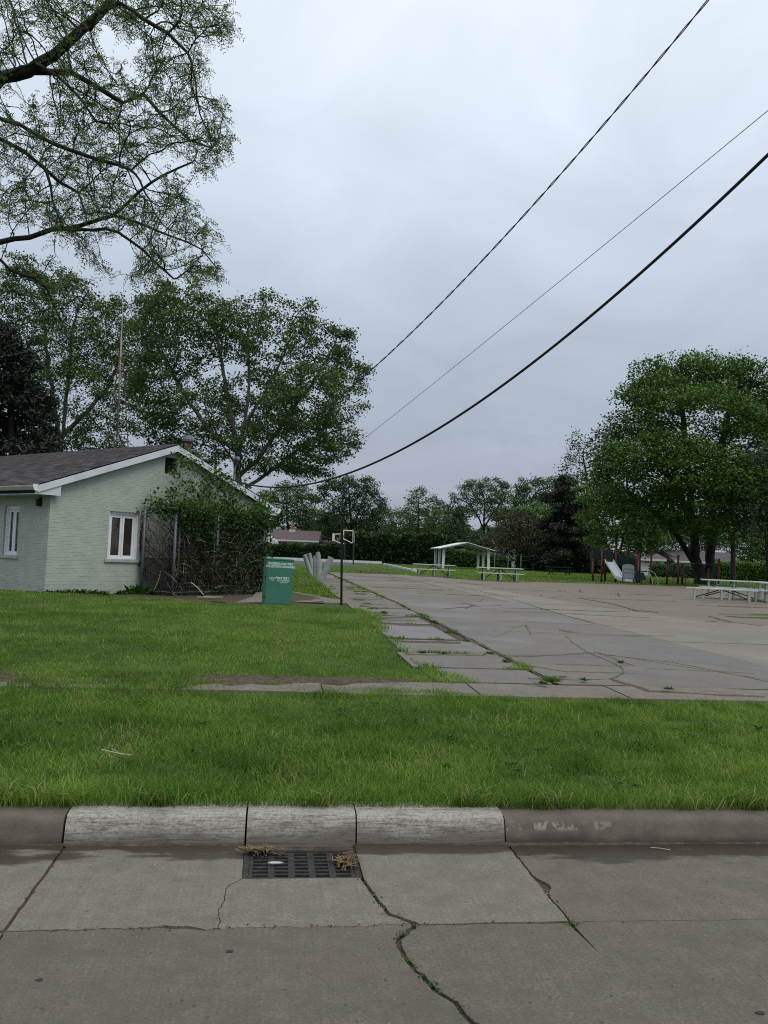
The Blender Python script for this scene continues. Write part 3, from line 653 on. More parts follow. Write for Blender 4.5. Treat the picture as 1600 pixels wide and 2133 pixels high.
# windows
def casement(P, w, z0, z1, parent_name='window'):
    """P(u,d,z): u along the wall from the window's left, d depth into the wall"""
    def bx(m, u0, u1, d0, d1, a, b):
        c = [P(u, d, z) for z in (a, b) for u, d in ((u0, d0), (u1, d0), (u1, d1), (u0, d1))]
        return m.add(c, [(3, 2, 1, 0), (4, 5, 6, 7), (0, 1, 5, 4), (1, 2, 6, 5), (2, 3, 7, 6), (3, 0, 4, 7)])
    m = MB(); t = .055
    for q in ((0, t, .05, .16, z0+.04, z1), (w-t, w, .05, .16, z0+.04, z1), (t, w-t, .05, .16, z1-t, z1), (t, w-t, .05, .16, z0+.04, z0+.075)): bx(m, *q)
    for q in ((t, t+.03, .075, .16, z0+.075, z1-t), (w-t-.03, w-t, .075, .16, z0+.075, z1-t), (t+.03, w-t-.03, .075, .16, z1-t-.04, z1-t)): bx(m, *q)
    f = m.build(parent_name, M['window_white'], bld)
    u0, u1 = t+.03, w-t-.03; mid = (u0+u1)/2
    for a, b in ((u0+.003, mid-.004), (mid+.004, u1-.003)):
        m = MB(); s_ = .062; zt_, zb = z1-t-.043, z0+.078
        for q in ((a, a+s_, .09, .14, zb, zt_), (b-s_, b, .09, .14, zb, zt_), (a+s_, b-s_, .09, .14, zt_-s_, zt_), (a+s_, b-s_, .09, .14, zb, zb+s_)): bx(m, *q)
        m.build('sash', M['window_white'], f)
        m = MB(); bx(m, a+s_-.005, b-s_+.005, .112, .122, zb+s_-.005, zt_-s_+.005); m.build('pane', M['glass'], f)
    m = MB(); bx(m, -.09, w+.09, -.05, .16, z0-.045, z0+.035); m.build('sill', M['stone_sill'], f, bevel=.008)
    m = MB(); bx(m, 0, w, .2, .215, z0, z1); m.build('dark_backing', M['dark'], f)  # near-black panel standing in for the dark room behind the panes
casement(lambda u, d, z: (WIN[0]+u, d, z), WIN[1]-WIN[0], WIN[2], WIN[3])
casement(lambda u, d, z: (d, LWIN[1]-u, z), LWIN[1]-LWIN[0], LWIN[2], LWIN[3])
# gable vent with broken slats
v_ = MB().b2((VENT[0]-.01, .19, VENT[2]-.01), (VENT[1]+.01, .21, VENT[3]+.01)).build('gable_vent', M['dark'], bld)
for k in range(5):
    z = VENT[2] + .05 + .09*k; MB().bar((VENT[0]+.004, .08, z), (VENT[1] - (.004 if k % 2 else .16), .08, z), .08, .012, (0, .7, .7)).build('slat', M['steel_dark'], v_)
# roof deck, shingles course by course
OH, RO = .46, .17               # eave and rake overhang
slope = atan2(AZ-EZ, W/2)
RT = AZ + .17                    # top of the deck at the ridge
m = MB()
for sg in (-1, 1):
    xe = W/2 + sg*(W/2 + OH); ze = RT - math.tan(slope)*(W/2+OH)
    P = [(W/2, RT), (xe, ze), (xe, ze-.10), (W/2, RT-.12)]
    if sg < 0: P = P[::1]
    m.xz(P if sg > 0 else P[::-1], -RO, LEN+RO)
roof = m.build('roof', M['dark'], bld)
V, Fs, tt = [], [], []
r = random.Random(9); Ls = (W/2+OH)/cos(slope); rows = int(Ls/.14)
for sg in (-1, 1):
    for i in range(rows+1):
        d0, d1 = Ls - i*.14 + .02, max(Ls - (i+1)*.14 - .03, 0)
        y = -RO - .02 - (.15 if i % 2 else 0)
        while y < LEN + RO:
            a, b = max(y+.006, -RO-.02), min(y+.30, LEN+RO+.02); y += .305
            if b <= a: continue
            hh = .012 + r.random()*.006; jd = r.uniform(-.008, .008)
            pt = lambda d, yy, h: (W/2 + sg*(d*cos(slope) + h*sin(slope)), yy, RT - d*sin(slope) + h*cos(slope) + .002)
            k = len(V); V += [pt(d0+jd, a, .002), pt(d0+jd, b, .002), pt(d0+jd, b, hh), pt(d0+jd, a, hh), pt(d1, b, .004), pt(d1, a, .004)]
            Fs += [(k, k+1, k+2, k+3), (k+3, k+2, k+4, k+5)]; t = .5+.3*r.gauss(0, 1); tt += [t]*6
m = MB(); m.v, m.f = V, Fs; sh = m.build('shingles', M['shingle'], roof); sh['kind'] = 'stuff'; set_tint(sh.data, np.clip(tt, 0, 1))
n_ = int((LEN+2*RO)/.3)
m = MB()
for i in range(n_):
    y = -RO + i*.3; m.add([(W/2-.16, y, RT-.045), (W/2, y, RT+.035), (W/2+.16, y, RT-.045), (W/2-.16, y+.33, RT-.052), (W/2, y+.33, RT+.024), (W/2+.16, y+.33, RT-.052)], [(0, 1, 4, 3), (1, 2, 5, 4), (0, 2, 1)])
rc = m.build('ridge_caps', M['shingle'], roof); rc['kind'] = 'stuff'; set_tint(rc.data, np.full(len(m.v), .35))
# rake boards, eave returns, gutters
for yy in (-RO, LEN+RO):
    for sg in (-1, 1):
        xe = W/2 + sg*(W/2+OH); z1 = RT - .02 - math.tan(slope)*(W/2+OH); P = [(W/2, RT-.02), (xe, z1), (xe, z1-.17), (W/2, RT-.20)]
        d = -.03 if yy < 0 else .03
        MB().xz(P if sg > 0 else P[::-1], min(yy, yy+d), max(yy, yy+d)).build('rake_board', M['white'], bld)
        xi = W/2 + sg*(W/2 - .17); zr = rake(xi) - .03
        Q = [(xe, z1-.13), (xe, EZ-.23), (xi, EZ-.23), (xi, zr+.02)]
        MB().xz(Q if sg < 0 else Q[::-1], min(yy+.002, yy-d*4), max(yy+.002, yy-d*4)).build('eave_return', M['white'], bld)
for sg in (-1, 1):
    xe = W/2 + sg*(W/2+OH); z1 = RT - math.tan(slope)*(W/2+OH)
    m = MB(); q = [(xe, z1-.02), (xe+sg*.11, z1-.02), (xe+sg*.11, z1-.05), (xe+sg*.07, z1-.13), (xe, z1-.14)]
    m.xz(q if sg < 0 else q[::-1], -RO+.0, LEN+RO); m.build('gutter', M['gutter_metal'], bld)
    m = MB(); q = [(xe-sg*.01, z1), (xe+sg*.13, z1), (xe+sg*.13, z1-.05), (xe+sg*.08, z1-.15), (xe-sg*.01, z1-.16)]
    m.xz(q if sg < 0 else q[::-1], -RO-.012, -RO+.0); m.build('gutter_cap', M['window_white'], bld)
    MB().b2((min(xe, W/2+sg*W/2), -RO+.13, EZ-.23), (max(xe, W/2+sg*W/2), LEN+RO, EZ-.215)).build('soffit', M['white'], bld)
lampb = MB().b2((-.12, .36, 2.08), (-.004, .46, 2.26)).b2((-.05, .38, 2.26), (-.004, .44, 2.31)).build('wall_lamp', M['black_post'], bld, bevel=.01); MB().b2((-.105, .465, 2.1), (-.02, .50, 2.22)).build('lamp_lens', M['bamboo'], lampb)
fl = MB().tube([(5.0, .9, 3.5), (5.0, .9, 4.40)], .10, 12).build('flue', M['brown_metal'], bld, smooth=False); MB().tube([(5.0, .9, 4.38), (5.0, .9, 4.43), (5.0, .9, 4.49), (5.0, .9, 4.62)], [.10, .17, .17, .12], 12).build('cowl', M['galv'], fl)
MB().b2((2.9, -.03, -.4), (W-.02, -.011, .86)).build('foundation_render', M['foundation'], bld)
MB().b2((2.9, -.055, .86), (5.4, -.011, .885)).build('ledge', M['white'], bld)
# service mast with weatherhead, on the gable
mast = empty('service_mast', tuple(bw(6.03, -.12, 0)), 0, 'thin steel power mast with hooded head on the gable', 'mast')
MB().tube([bw(6.03, -.12, 1.2), bw(6.03, -.12, 2.9), bw(6.03, -.12, 3.78)], .035, 10).build('pipe', M['galv'], mast, True, smooth=True)
hd = bw(6.03, -.12, 3.78); MB().tube([hd, hd+[0, 0, .1], hd+[.04, -.06, .2], hd+[.08, -.15, .2], hd+[.1, -.2, .12]], [.05, .075, .085, .08, .05], 10).build('weatherhead', M['galv'], mast, True, smooth=True)
MB().tube([hd+[.1, -.2, .12], hd+[.2, -.35, -.2], hd+[.1, -.35, -.7], hd+[0, -.12, -.95]], .012, 6).tube([hd+[.1, -.2, .1], hd+[.02, -.32, -.25], hd+[-.05, -.3, -.6], hd+[0, -.1, -1.3]], .010, 6).build('drip_loop', M['cable'], mast, True)
MB().box(bw(6.03, -.10, 1.1), (.26, .18, .42), BA).build('meter_box', M['cabinet'], mast, True, bevel=.02)
# radio tower behind the roof
tower = empty('antenna_tower', tuple(at(250, 960, 33)), 0, 'tapering rusty lattice antenna tower with pale mast behind roof', 'antenna')
tD = 33.0; tb = [at(212, 985, tD-.3), at(240, 985, tD+.4), at(270, 985, tD-.1)]; ttp = [at(249, 743, tD-.06), at(252, 743, tD+.06), at(256, 743, tD-.02)]
for a, b in zip(tb, ttp): MB().tube([a, b], .022, 6).build('leg', M['antenna'], tower, True)
for f in (.12, .27, .33, .62, .88, .99):
    q = [a + (b-a)*f for a, b in zip(tb, ttp)]
    MB().tube([q[0], q[1], q[2], q[0]], .014, 5).build('brace', M['antenna'], tower, True)
MB().tube([tb[0] + (ttp[0]-tb[0])*.62, tb[1] + (ttp[1]-tb[1])*.75], .010, 5).build('diagonal_brace', M['antenna'], tower, True); MB().tube([tb[0] + (ttp[0]-tb[0])*.12, tb[2] + (ttp[2]-tb[2])*.27], .010, 5).build('diagonal_brace', M['antenna'], tower, True)
MB().tube([at(244, 905, tD), at(253, 703, tD)], [.036, .036], 8).build('mast', M['bamboo'], tower, True, smooth=True)
MB().tube([at(253, 703, tD), at(256, 640, tD), at(257, 590, tD)], [.02, .014, .008], 6).build('whip', M['steel_pale'], tower, True)

# ================================================================== FENCED ENCLOSURE WITH VINES
fen = empty('chain_link_fence', tuple(bw(4.8, -.9, -.15)), 0, 'tall chain link enclosure overgrown with vines on the gable', 'fence')
FP = [(2.72, -.22), (3.06, -1.12), (4.72, -.95), (6.75, -.80), (7.1, -.2)]; FZ0, FZ1 = -.16, 2.28
for i, (x, y) in enumerate(FP[:4] + [(3.22, -1.10), (4.60, -.97)]):
    MB().tube([bw(x, y, FZ0-.1), bw(x, y, FZ1)], .042 if i < 4 else .026, 10).build('post', M['galv'], fen, True, smooth=True)
segs = list(zip(FP, FP[1:]))
for a, b in segs:
    MB().tube([bw(*a, FZ1-.03), bw(*b, FZ1-.03)], .022, 8).build('rail', M['galv'], fen, True); MB().tube([bw(*a, FZ0+.12), bw(*b, FZ0+.12)], .016, 8).build('rail', M['galv'], fen, True)
    L_ = math.hypot(b[0]-a[0], b[1]-a[1]); nw = int(L_/.05); nz_ = int((FZ1-FZ0)/.05); V, Fs = [], []
    for sg in (0, 1):
        for k in range(-1, nw+1):
            u = k/nw*L_
            for j in range(nz_):
                u0 = u + (.0254 if (j+sg) % 2 else -.0254)+.0254; u1 = u + (-.0254 if (j+sg) % 2 else .0254)+.0254
                u0, u1 = min(max(u0, 0), L_), min(max(u1, 0), L_)
                if abs(u1-u0) < 1e-4: continue
                p0 = bw(a[0]+(b[0]-a[0])*u0/L_, a[1]+(b[1]-a[1])*u0/L_, FZ0+.05+j*.05); p1 = bw(a[0]+(b[0]-a[0])*u1/L_, a[1]+(b[1]-a[1])*u1/L_, FZ0+.05+(j+1)*.05)
                k0 = len(V); h_ = np.array([.0022, -.0022, 0]); e_ = np.array([0, 0, .003])
                V += [p0+h_, p0-h_, p0+e_, p1+h_, p1-h_, p1+e_]; Fs += [(k0, k0+1, k0+4, k0+3), (k0+1, k0+2, k0+5, k0+4), (k0+2, k0, k0+3, k0+5)]
        break
    m = MB(); m.v = [tuple(v) for v in V]; m.f = Fs; o = m.build('wire_mesh', M['link'], fen, True); o['kind'] = 'stuff'
cab = empty('utility_cabinet', tuple(bw(5.5, -.45, -.15)), BA, 'dark grey utility cabinet inside the vine covered fence', 'cabinet')
MB().b2((-.5, -.28, 0), (.5, .28, 1.15)).build('body', M['cabinet'], cab, bevel=.02); MB().b2((-.46, -.30, .08), (-.01, -.282, 1.08)).build('door', M['cabinet'], cab); MB().b2((.01, -.30, .08), (.46, -.282, 1.08)).build('door', M['cabinet'], cab); MB().b2((-.54, -.32, 1.15), (.54, .32, 1.2)).build('lid', M['cabinet'], cab)

def leaf_cloud(P, size, normal_up=.6, tint=None, aspect=.75, droop=.3, lobes=False):
    """rhombic leaves at points P, returns V,F,tint"""
    n = len(P); nrm = RNG.normal(0, 1, (n, 3)); nrm[:, 2] = np.abs(nrm[:, 2])*.6 + normal_up; nrm /= np.linalg.norm(nrm, axis=1)[:, None]
    t = RNG.normal(0, 1, (n, 3)); t[:, 2] -= droop; t -= nrm*(t*nrm).sum(1)[:, None]; t /= np.linalg.norm(t, axis=1)[:, None] + 1e-9
    b = np.cross(nrm, t); s_ = (size*(.65+.7*RNG.random(n)))[:, None]
    V = np.stack([P, P + t*s_*.45 + b*s_*aspect*.5, P + t*s_, P + t*s_*.45 - b*s_*aspect*.5], 1)
    V[:, 1] -= nrm*s_*.06; V[:, 3] -= nrm*s_*.06
    i = np.arange(n)[:, None]*4
    if tint is None: tint = RNG.random(n)
    return V.reshape(-1, 3), i + np.array([[0, 1, 2, 3]]), np.repeat(tint, 4)
def leaf_obj(name, P, size, mat, parent=None, tint=None, **k):
    V, Fc, t = leaf_cloud(P, size, tint=tint, **k); me = np_mesh(name, V, Fc, 4); set_tint(me, np.clip(t, 0, 1)); me.materials.append(M[mat])
    o = bpy.data.objects.new(name, me); link(o, parent, True); return o
def bwv(A): A = np.asarray(A, float); c_, s_ = cos(BA), sin(BA); return np.stack([BC[0] + A[:, 0]*c_ - A[:, 1]*s_, BC[1] + A[:, 0]*s_ + A[:, 1]*c_, BC[2] + A[:, 2]], 1)
def along(u):   # point on the fence front line
    return np.interp(u, [2.72, 3.06, 4.72, 6.75, 7.1], [-.22, -1.12, -.95, -.8, -.2])
vine = empty('fence_vine', tuple(bw(5, -.95, -.15)), 0, 'dense leafy vine draped over the top of the fence', 'vine')
pts = []
def vine_pts(n, u0, u1, z0, z1, th=.16, cl=.10):
    k = max(1, n//14); u = RNG.uniform(u0, u1, k); z = RNG.uniform(z0, z1, k); u = np.repeat(u, 14)+RNG.normal(0, cl, k*14); z = np.repeat(z, 14)+RNG.normal(0, cl, k*14)
    return np.stack([u, along(u) + RNG.normal(-.03, th, k*14), z], 1)
pts = np.concatenate([vine_pts(2000, 2.75, 6.9, 2.08, 2.45, .24, .13), vine_pts(900, 3.1, 6.8, 1.75, 2.15), vine_pts(500, 2.75, 3.6, 2.1, 2.35), vine_pts(1500, 5.4, 6.95, .0, 2.2, .2), vine_pts(1100, 6.45, 7.05, .4, 2.4, .2), vine_pts(640, 3.3, 4.6, .2, 1.9, .2), vine_pts(700, 4.5, 5.6, -.1, 2.0, .2), vine_pts(500, 6.3, 7.2, 2.2, 2.75, .2), np.stack([RNG.uniform(2.9, 6.9, 700), RNG.uniform(-1.0, -.05, 700), RNG.uniform(2.15, 2.42, 700)], 1), vine_pts(360, 3.0, 4.6, 1.2, 1.8), vine_pts(500, 2.8, 6.9, -.22, -.02, .25)])  # includes a flat leaf layer over the enclosure, added to shade its inside
leaf_obj('leaves', bwv(pts), .085, 'lf_vine', vine, normal_up=.35, droop=.7, tint=np.clip(RNG.normal(.0, .16, len(pts)) + .5*smooth(1.7, 2.4, pts[:, 2]), 0, 1))  # lower leaves tinted darker, shade inside the enclosure put into their colour
m = MB(); r = random.Random(3)
for k in range(700):
    u = r.uniform(2.8, 6.9); z = r.uniform(-.15, .4); p = []; du = r.uniform(-.35, .35); y = float(along(u)) + r.uniform(-.06, .12)
    for i in range(9):
        p.append(tuple(bw(min(max(u, 2.75), 7), float(along(u)) + r.uniform(-.07, .30), z))); u += du*.35 + r.uniform(-.1, .1); z += r.uniform(.12, .33)
        if z > 2.35: break
    if len(p) > 2:
        R0 = r.choice([.004, .005, .006, .008, .010, .018]); m.tube(p, [R0*(1-.6*i/len(p)) for i in range(len(p))], 4, False)
o = m.build('stems', M['bark_twig'], vine, True); o['kind'] = 'stuff'
m = MB()
for k in range(130):
    u = r.uniform(2.9, 6.9); z = r.uniform(-.2, 1.5); p = bw(u, float(along(u)) - r.uniform(.02, .2), z); q = p + np.array([r.uniform(-.4, .4), r.uniform(-.4, .4), r.uniform(-.1, .5)]); m.tube([p, (p+q)/2+[0, 0, .03], q], [.005, .004, .002], 4, False)
o = m.build('dead_twigs', M['pale_wood'], vine, True); o['kind'] = 'stuff'
for k, (a, b, lab) in enumerate((((322, 1228), (335, 1190), 'pale dead branch leaning at the left fence post'), ((398, 1213), (424, 1239), 'pale dead branch lying at the fence gate'))):
    pa, pb = at(*a, 21.2), at(*b, 21.0); tag(MB().tube([pa, (pa+pb)/2+[.02, 0, .01], pb], [.012, .014, .009], 6).build('dead_branch', M['pale_wood']), lab, 'branch')
for k, (px, py, lab) in enumerate(((430, 1244, 'pale broken board lying nearest the fence gate'), (445, 1243, 'pale broken board lying right of another by the fence'))):
    q = gp(px, py, .27); tag(MB().box((0, 0, .0), (.5, .07, .03), -.35).build('loose_board', M['pale_wood']), lab, 'board').location = tuple(q)
# ================================================================== GREEN CONTAINER
bx0, bx1 = gp(551, 1257), gp(606.5, 1257.5); ang = atan2(bx1[1]-bx0[1], bx1[0]-bx0[0]); bwid = float(np.linalg.norm(bx1-bx0)); BH = 1.04
con = empty('battery_container', tuple((bx0+bx1)/2), ang, 'tall green metal battery collection container with white lettering', 'container')
con.rotation_euler = (0, radians(1.2), ang); con.matrix_basis = Matrix.Translation(Vector((bx0+bx1)/2)) @ Matrix.Rotation(ang, 4, 'Z') @ Matrix.Rotation(radians(1.2), 4, 'Y')
h_ = bwid/2
MB().b2((-h_, 0, -.05), (h_, .19, BH-.05)).build('body', M['green_metal'], con, bevel=.008)
MB().prism([(-h_-.004, -.012), (h_+.004, -.012), (h_+.004, .2), (-h_-.004, .2)], BH-.05, lambda x, y: BH-.02 + .06*(y+.012)).build('lid', M['green_metal'], con, bevel=.006)
MB().b2((-h_+.02, -.006, .0), (h_-.02, -.001, BH-.07)).build('front_panel', M['green_metal'], con)
MB().prism([(h_, .03), (h_+.06, .05), (h_+.06, .13), (h_, .16)], BH-.34, BH-.22).build('deposit_chute', M['green_metal'], con, bevel=.006)
MB().b2((-h_-.012, .02, .55), (-h_, .06, .62)).build('hinge', M['black_post'], con); MB().b2((-h_-.012, .02, .1), (-h_, .06, .17)).build('hinge', M['black_post'], con)
def text(body, x, z, size, sx=1.0, align='CENTER', parent=con):
    cu = bpy.data.curves.new('lettering', 'FONT'); cu.body = body; cu.size = size; cu.align_x = align; cu.extrude = .0006; cu.offset = size*.02
    t_ = bpy.data.objects.new('lettering_curve', cu); col.objects.link(t_); me = bpy.data.meshes.new_from_object(t_.evaluated_get(bpy.context.evaluated_depsgraph_get())); bpy.data.objects.remove(t_)
    o = bpy.data.objects.new('lettering', me); me.materials.clear(); me.materials.append(M['print']); col.objects.link(o); o.parent = parent
    o.location = (x, -.0075, z); o.rotation_euler = (pi/2, 0, 0); o.scale = (sx, 1, 1); return o
text('HOUSEHOLD BATTERY', .0, BH-.155, .072, .82); text('COLLECTION CONTAINER', 0, BH-.22, .072, .80)
text('QUESTIONS', -.175, BH-.475, .036, .85); text('CALL...', -.17, BH-.515, .036, .9)
text('BATTERY', .085, BH-.485, .072, .98); text('SOLUTIONS INC.', .09, BH-.53, .044, .95); text('734-467-9110', .10, BH-.57, .034, 1.0)
MB().bar((-.085, -.0068, BH-.425), (-.045, -.0068, BH-.468), .014, .0012, (0, 1, 0)).build('emblem', M['print'], con)

# ================================================================== SIGN POST, PIPES
sp = gp(711, 1260); top = at(712.5, 1079, 19.45)
po = empty('sign_post', tuple(sp), 0, 'thin black steel post standing bare at the lawn corner', 'post')
d_ = top - sp; MB().add([tuple(sp + d_*t + np.array([a, b, 0])) for t in (-.08, 1) for a, b in ((-.028, -.008), (-.01, .012), (.01, .012), (.028, -.008), (.022, -.014), (.006, .002), (-.006, .002), (-.022, -.014))], [tuple(range(8))[::-1], tuple(range(8, 16))] + [(i, (i+1) % 8, 8+(i+1) % 8, 8+i) for i in range(8)]).build('channel', M['black_post'], po, True)
MB().tube([sp + d_*1.0 + [.014, .01, -.02], sp + d_*1.0 + [.03, .012, -.1], sp + d_*.6 + [.03, .012, 0]], .007, 5).build('rod', M['steel_dark'], po, True)
PIP = [((669, 1210), (690, 1161), 36.0, .155, 'grey concrete-filled pipe leaning far right, nearest of the row'), ((664, 1206), (664, 1167), 37.5, .17, 'thick upright grey pipe with a notch, middle of the row'), ((663.5, 1202.5), (662.5, 1155), 39.5, .15, 'tall upright grey pipe with cap behind the notched one'), ((657, 1202), (655.5, 1158), 41, .12, 'narrow upright grey pipe left of the notched one'), ((648, 1194), (634, 1155), 45, .145, 'grey pipe leaning far left, at the end of the row'), ((652, 1192), (644, 1152), 48, .14, 'grey pipe standing behind the far left leaning one')]
for k, (a, b, D, r_, lab) in enumerate(PIP):
    base = at(a[0], a[1], D); base[2] = .33; tp = at(b[0], b[1], D*1.0); r_ *= .85; ax = (tp-base)/np.linalg.norm(tp-base)
    e = empty('bollard_pipe', tuple(base), 0, lab, 'bollard', 'leaning grey pipes beside the lot')
    MB().tube([base-ax*.15, tp], r_, 18, False).tube([tp, tp-ax*.12], r_*.72, 18, False).build('pipe', M['pipe'], e, True, smooth=True)
    m = MB(); u = np.cross(ax, [0, 1, 0]); u /= np.linalg.norm(u); v = np.cross(ax, u)
    ring = [(cos(t), sin(t)) for t in np.linspace(0, 2*pi, 19)[:-1]]
    m.add([tp + (u*c1 + v*s1)*r_ for c1, s1 in ring] + [tp + (u*c1 + v*s1)*r_*.72 for c1, s1 in ring], [(i, (i+1) % 18, 18+(i+1) % 18, 18+i) for i in range(18)]).build('rim', M['pipe'], e, True)
    MB().add([tp - ax*.12 + (u*c1 + v*s1)*r_*.73 for c1, s1 in ring], [tuple(range(18))]).build('fill', M['foundation'], e, True)
    if k == 2: MB().tube([tp-ax*.02, tp+ax*.12], r_*.8, 18).build('cap', M['pipe'], e, True)

# ================================================================== COURT EDGE AND HOOPS
bb = lambda px, py: tuple(gp(px, py)[:2])
eb = empty('court_edge_board', (*bb(640, 1167), .35), 0, 'low white board running along the far side of the court', 'barrier')
P_ = [tuple(at(q, 1160, 112)[:2]) for q in (520, 655, 796)]
for a, b in zip(P_, P_[1:]):
    q0, q1 = np.array([*a, .35+.2]), np.array([*b, .35+.2]); n = 4
    for i in range(n): MB().bar(q0+(q1-q0)*(i/n+.002), q0+(q1-q0)*((i+1)/n-.002), .1, .36).build('board', M['board'], eb, True)
eb = empty('court_edge_board', (*bb(830, 1181), .35), 0, 'low white board running towards the camera on the court right', 'barrier')
P_ = [tuple(at(q, 1160, D)[:2]) for q, D in ((800, 108), (830, 84), (868, 64))]
for a, b in zip(P_, P_[1:]): MB().bar((*a, .44), (*b, .44), .15, .20).build('board', M['board'], eb, True)
for px, py, D, hw, lab in ((736, 1175.5, 95, 1, 'right basketball hoop on a dark post, backboard seen from its side'), (697, 1173, 112, 0, 'left basketball hoop with net, half behind the black post')):
    base = at(px, py, D); base[2] = .35; e = empty('basketball_hoop', tuple(base), 0, lab, 'hoop', 'basketball hoops on the court')
    s_ = D/F
    if hw:
        z0_ = lambda p, q: at(p, q, D)
        MB().tube([base, z0_(737.5, 1102)], .085, 8).build('post', M['steel_dark'], e, True)
        a = [z0_(736.5, 1139), z0_(736.5, 1106), z0_(718, 1104.5), z0_(715, 1108), z0_(714.5, 1122), z0_(733, 1131), z0_(736.5, 1130)]
        MB().tube(a[1:], .055, 6).build('support_arm', M['hoop_white'], e, True)
        MB().bar(z0_(736.7, 1107), z0_(736.7, 1129.5), .22, .10).build('upright', M['hoop_white'], e, True)
        c0 = z0_(714.3, 1112); MB().box((c0[0], c0[1], c0[2]-.1), (.09, 1.7, 1.15), radians(-8)).build('backboard', M['hoop_white'], e, True)
        rim = z0_(711.5, 1116); rx = .2
    else:
        z0_ = lambda p, q: at(p, q, D)
        MB().tube([at(718, 1172, D), z0_(718, 1108)], .085, 8).build('post', M['steel_dark'], e, True)
        MB().tube([z0_(718, 1133), z0_(709, 1131.5), z0_(697, 1126), z0_(696, 1122), z0_(696.5, 1116), z0_(699, 1112.6), z0_(718, 1112.4)], .065, 6).build('support_arm', M['hoop_white'], e, True)
        c0 = z0_(694.5, 1119); MB().box((c0[0], c0[1], c0[2]), (.12, 1.7, 1.05), radians(-8)).build('backboard', M['hoop_white'], e, True)
        rim = z0_(705, 1120.5)
    m = MB(); m.tube([rim + np.array([.24*cos(t), .24*sin(t), 0]) for t in np.linspace(0, 2*pi, 13)], .018, 5, False).build('rim', M['orange'], e, True)
    m = MB(); [m.tube([rim + np.array([.24*cos(t), .24*sin(t), 0]), rim + np.array([.13*cos(t+.3), .13*sin(t+.3), -.42])], .012, 4, False) for t in np.linspace(0, 2*pi, 11)[:-1]]; m.build('net', M['bamboo'], e, True)
eg = empty('timber_edging', (*bb(790, 1194), .35), 0, 'weathered timber edging along the far end of the lot', 'edging')
MB().bar((*bb(752, 1193.5), .41), (*bb(788, 1194.5), .41), .18, .14).build('timber', M['timber'], eg, True); MB().bar((*bb(790, 1194.6), .41), (*bb(830, 1195.5), .41), .18, .14).build('timber', M['timber'], eg, True)

# ================================================================== SHELTER
SD = 97.0; sC = at(970, 1184, SD); sC[2] = .35; e = empty('picnic_shelter', tuple(sC), radians(-1.5), 'open white gabled picnic shelter on tapered posts', 'shelter')
SW, SL, SE, SR = 6.1, 5.6, 2.28, 3.12
for yy in (0, SL/2, SL):
    for sg in (-1, 1):
        x = sg*(SW/2-.35); MB().add([(x-.13, yy-.1, -.1), (x+.13, yy-.1, -.1), (x+.13, yy+.1, -.1), (x-.13, yy+.1, -.1), (x-.2 if sg > 0 else x-.13, yy-.1, SE), (x+.13 if sg > 0 else x+.2, yy-.1, SE), (x+.13 if sg > 0 else x+.2, yy+.1, SE), (x-.2 if sg > 0 else x-.13, yy+.1, SE)], [(3, 2, 1, 0), (4, 5, 6, 7), (0, 1, 5, 4), (1, 2, 6, 5), (2, 3, 7, 6), (3, 0, 4, 7)]).build('post', M['shelter'], e)
    m = MB(); m.xz([(-SW/2+.2, SE-.05), (0, SR-.28), (SW/2-.2, SE-.05), (SW/2-.2, SE+.02), (0, SR-.05), (-SW/2+.2, SE+.02)], yy-.08, yy+.08).build('rafter', M['shelter'], e)
for sg in (-1, 1):
    P = [(0, SR), (sg*(SW/2+.2), SE+.02), (sg*(SW/2+.2), SE-.06), (0, SR-.1)]; rf = MB().xz(P if sg > 0 else P[::-1], -.7, SL+.7).build('roof', M['shelter_under'], e)
    P = [(0, SR+.03), (sg*(SW/2+.25), SE+.05), (sg*(SW/2+.25), SE-.03), (0, SR-.05)]; MB().xz(P if sg > 0 else P[::-1], -.76, -.70).build('fascia', M['shelter'], rf)
    P = [(0, SR+.035), (sg*(SW/2+.25), SE+.055), (sg*(SW/2+.25), SE+.024), (0, SR+.004)]; MB().xz(P if sg > 0 else P[::-1], -.76, SL+.76).build('roof_sheet', M['shelter'], rf)

# ================================================================== PICNIC TABLES
def picnic_a(loc, rz, label):
    """steel table: three bent-tube frames, planks, V braces"""
    e = empty('picnic_table', loc, rz, label, 'table', 'pale picnic tables at the far edge of the lot')
    Lh = 1.28
    for k in range(3): MB().b2((-Lh, -.36+.25*k, .72), (Lh, -.36+.25*k+.235, .765)).build('top_plank', M['plank'], e, bevel=.006)
    for sg in (-1, 1): MB().b2((-Lh, sg*.62-.13, .43), (Lh, sg*.62+.13, .47)).build('seat_plank', M['plank'], e, bevel=.006)
    for x in (-.92, 0, .92):
        m = MB(); 
        m.tube([(x, -.25, .71), (x, -.25, .08), (x, -.30, .03), (x, -.62, .03), (x, -.70, .10), (x, -.72, .36), (x, -.66, .42), (x, -.52, .42)], .028, 7)
        m.build('frame', M['steel_pale'], e); m = MB(); m.tube([(x, .25, .71), (x, .25, .08), (x, .30, .03), (x, .62, .03), (x, .70, .10), (x, .72, .36), (x, .66, .42), (x, .52, .42)], .028, 7); m.bar((x, -.36, .69), (x, .36, .69), .05, .05).build('frame', M['steel_dark'], e)
    MB().bar((-.88, 0, .12), (-.05, 0, .68), .05, .05).bar((.88, 0, .12), (.05, 0, .68), .05, .05).build('brace', M['steel_dark'], e)
    return e
t1 = gp(903, 1205); picnic_a(tuple(at(903, 1204, 50.5)*[1, 1, 0] + [0, 0, .365]), radians(-7.3), 'pale green picnic table standing left of the shelter front')
picnic_a(tuple(at(1040, 1213, 46.5)*[1, 1, 0] + [0, 0, .365]), radians(-7.3), 'pale green picnic table standing right below the shelter')
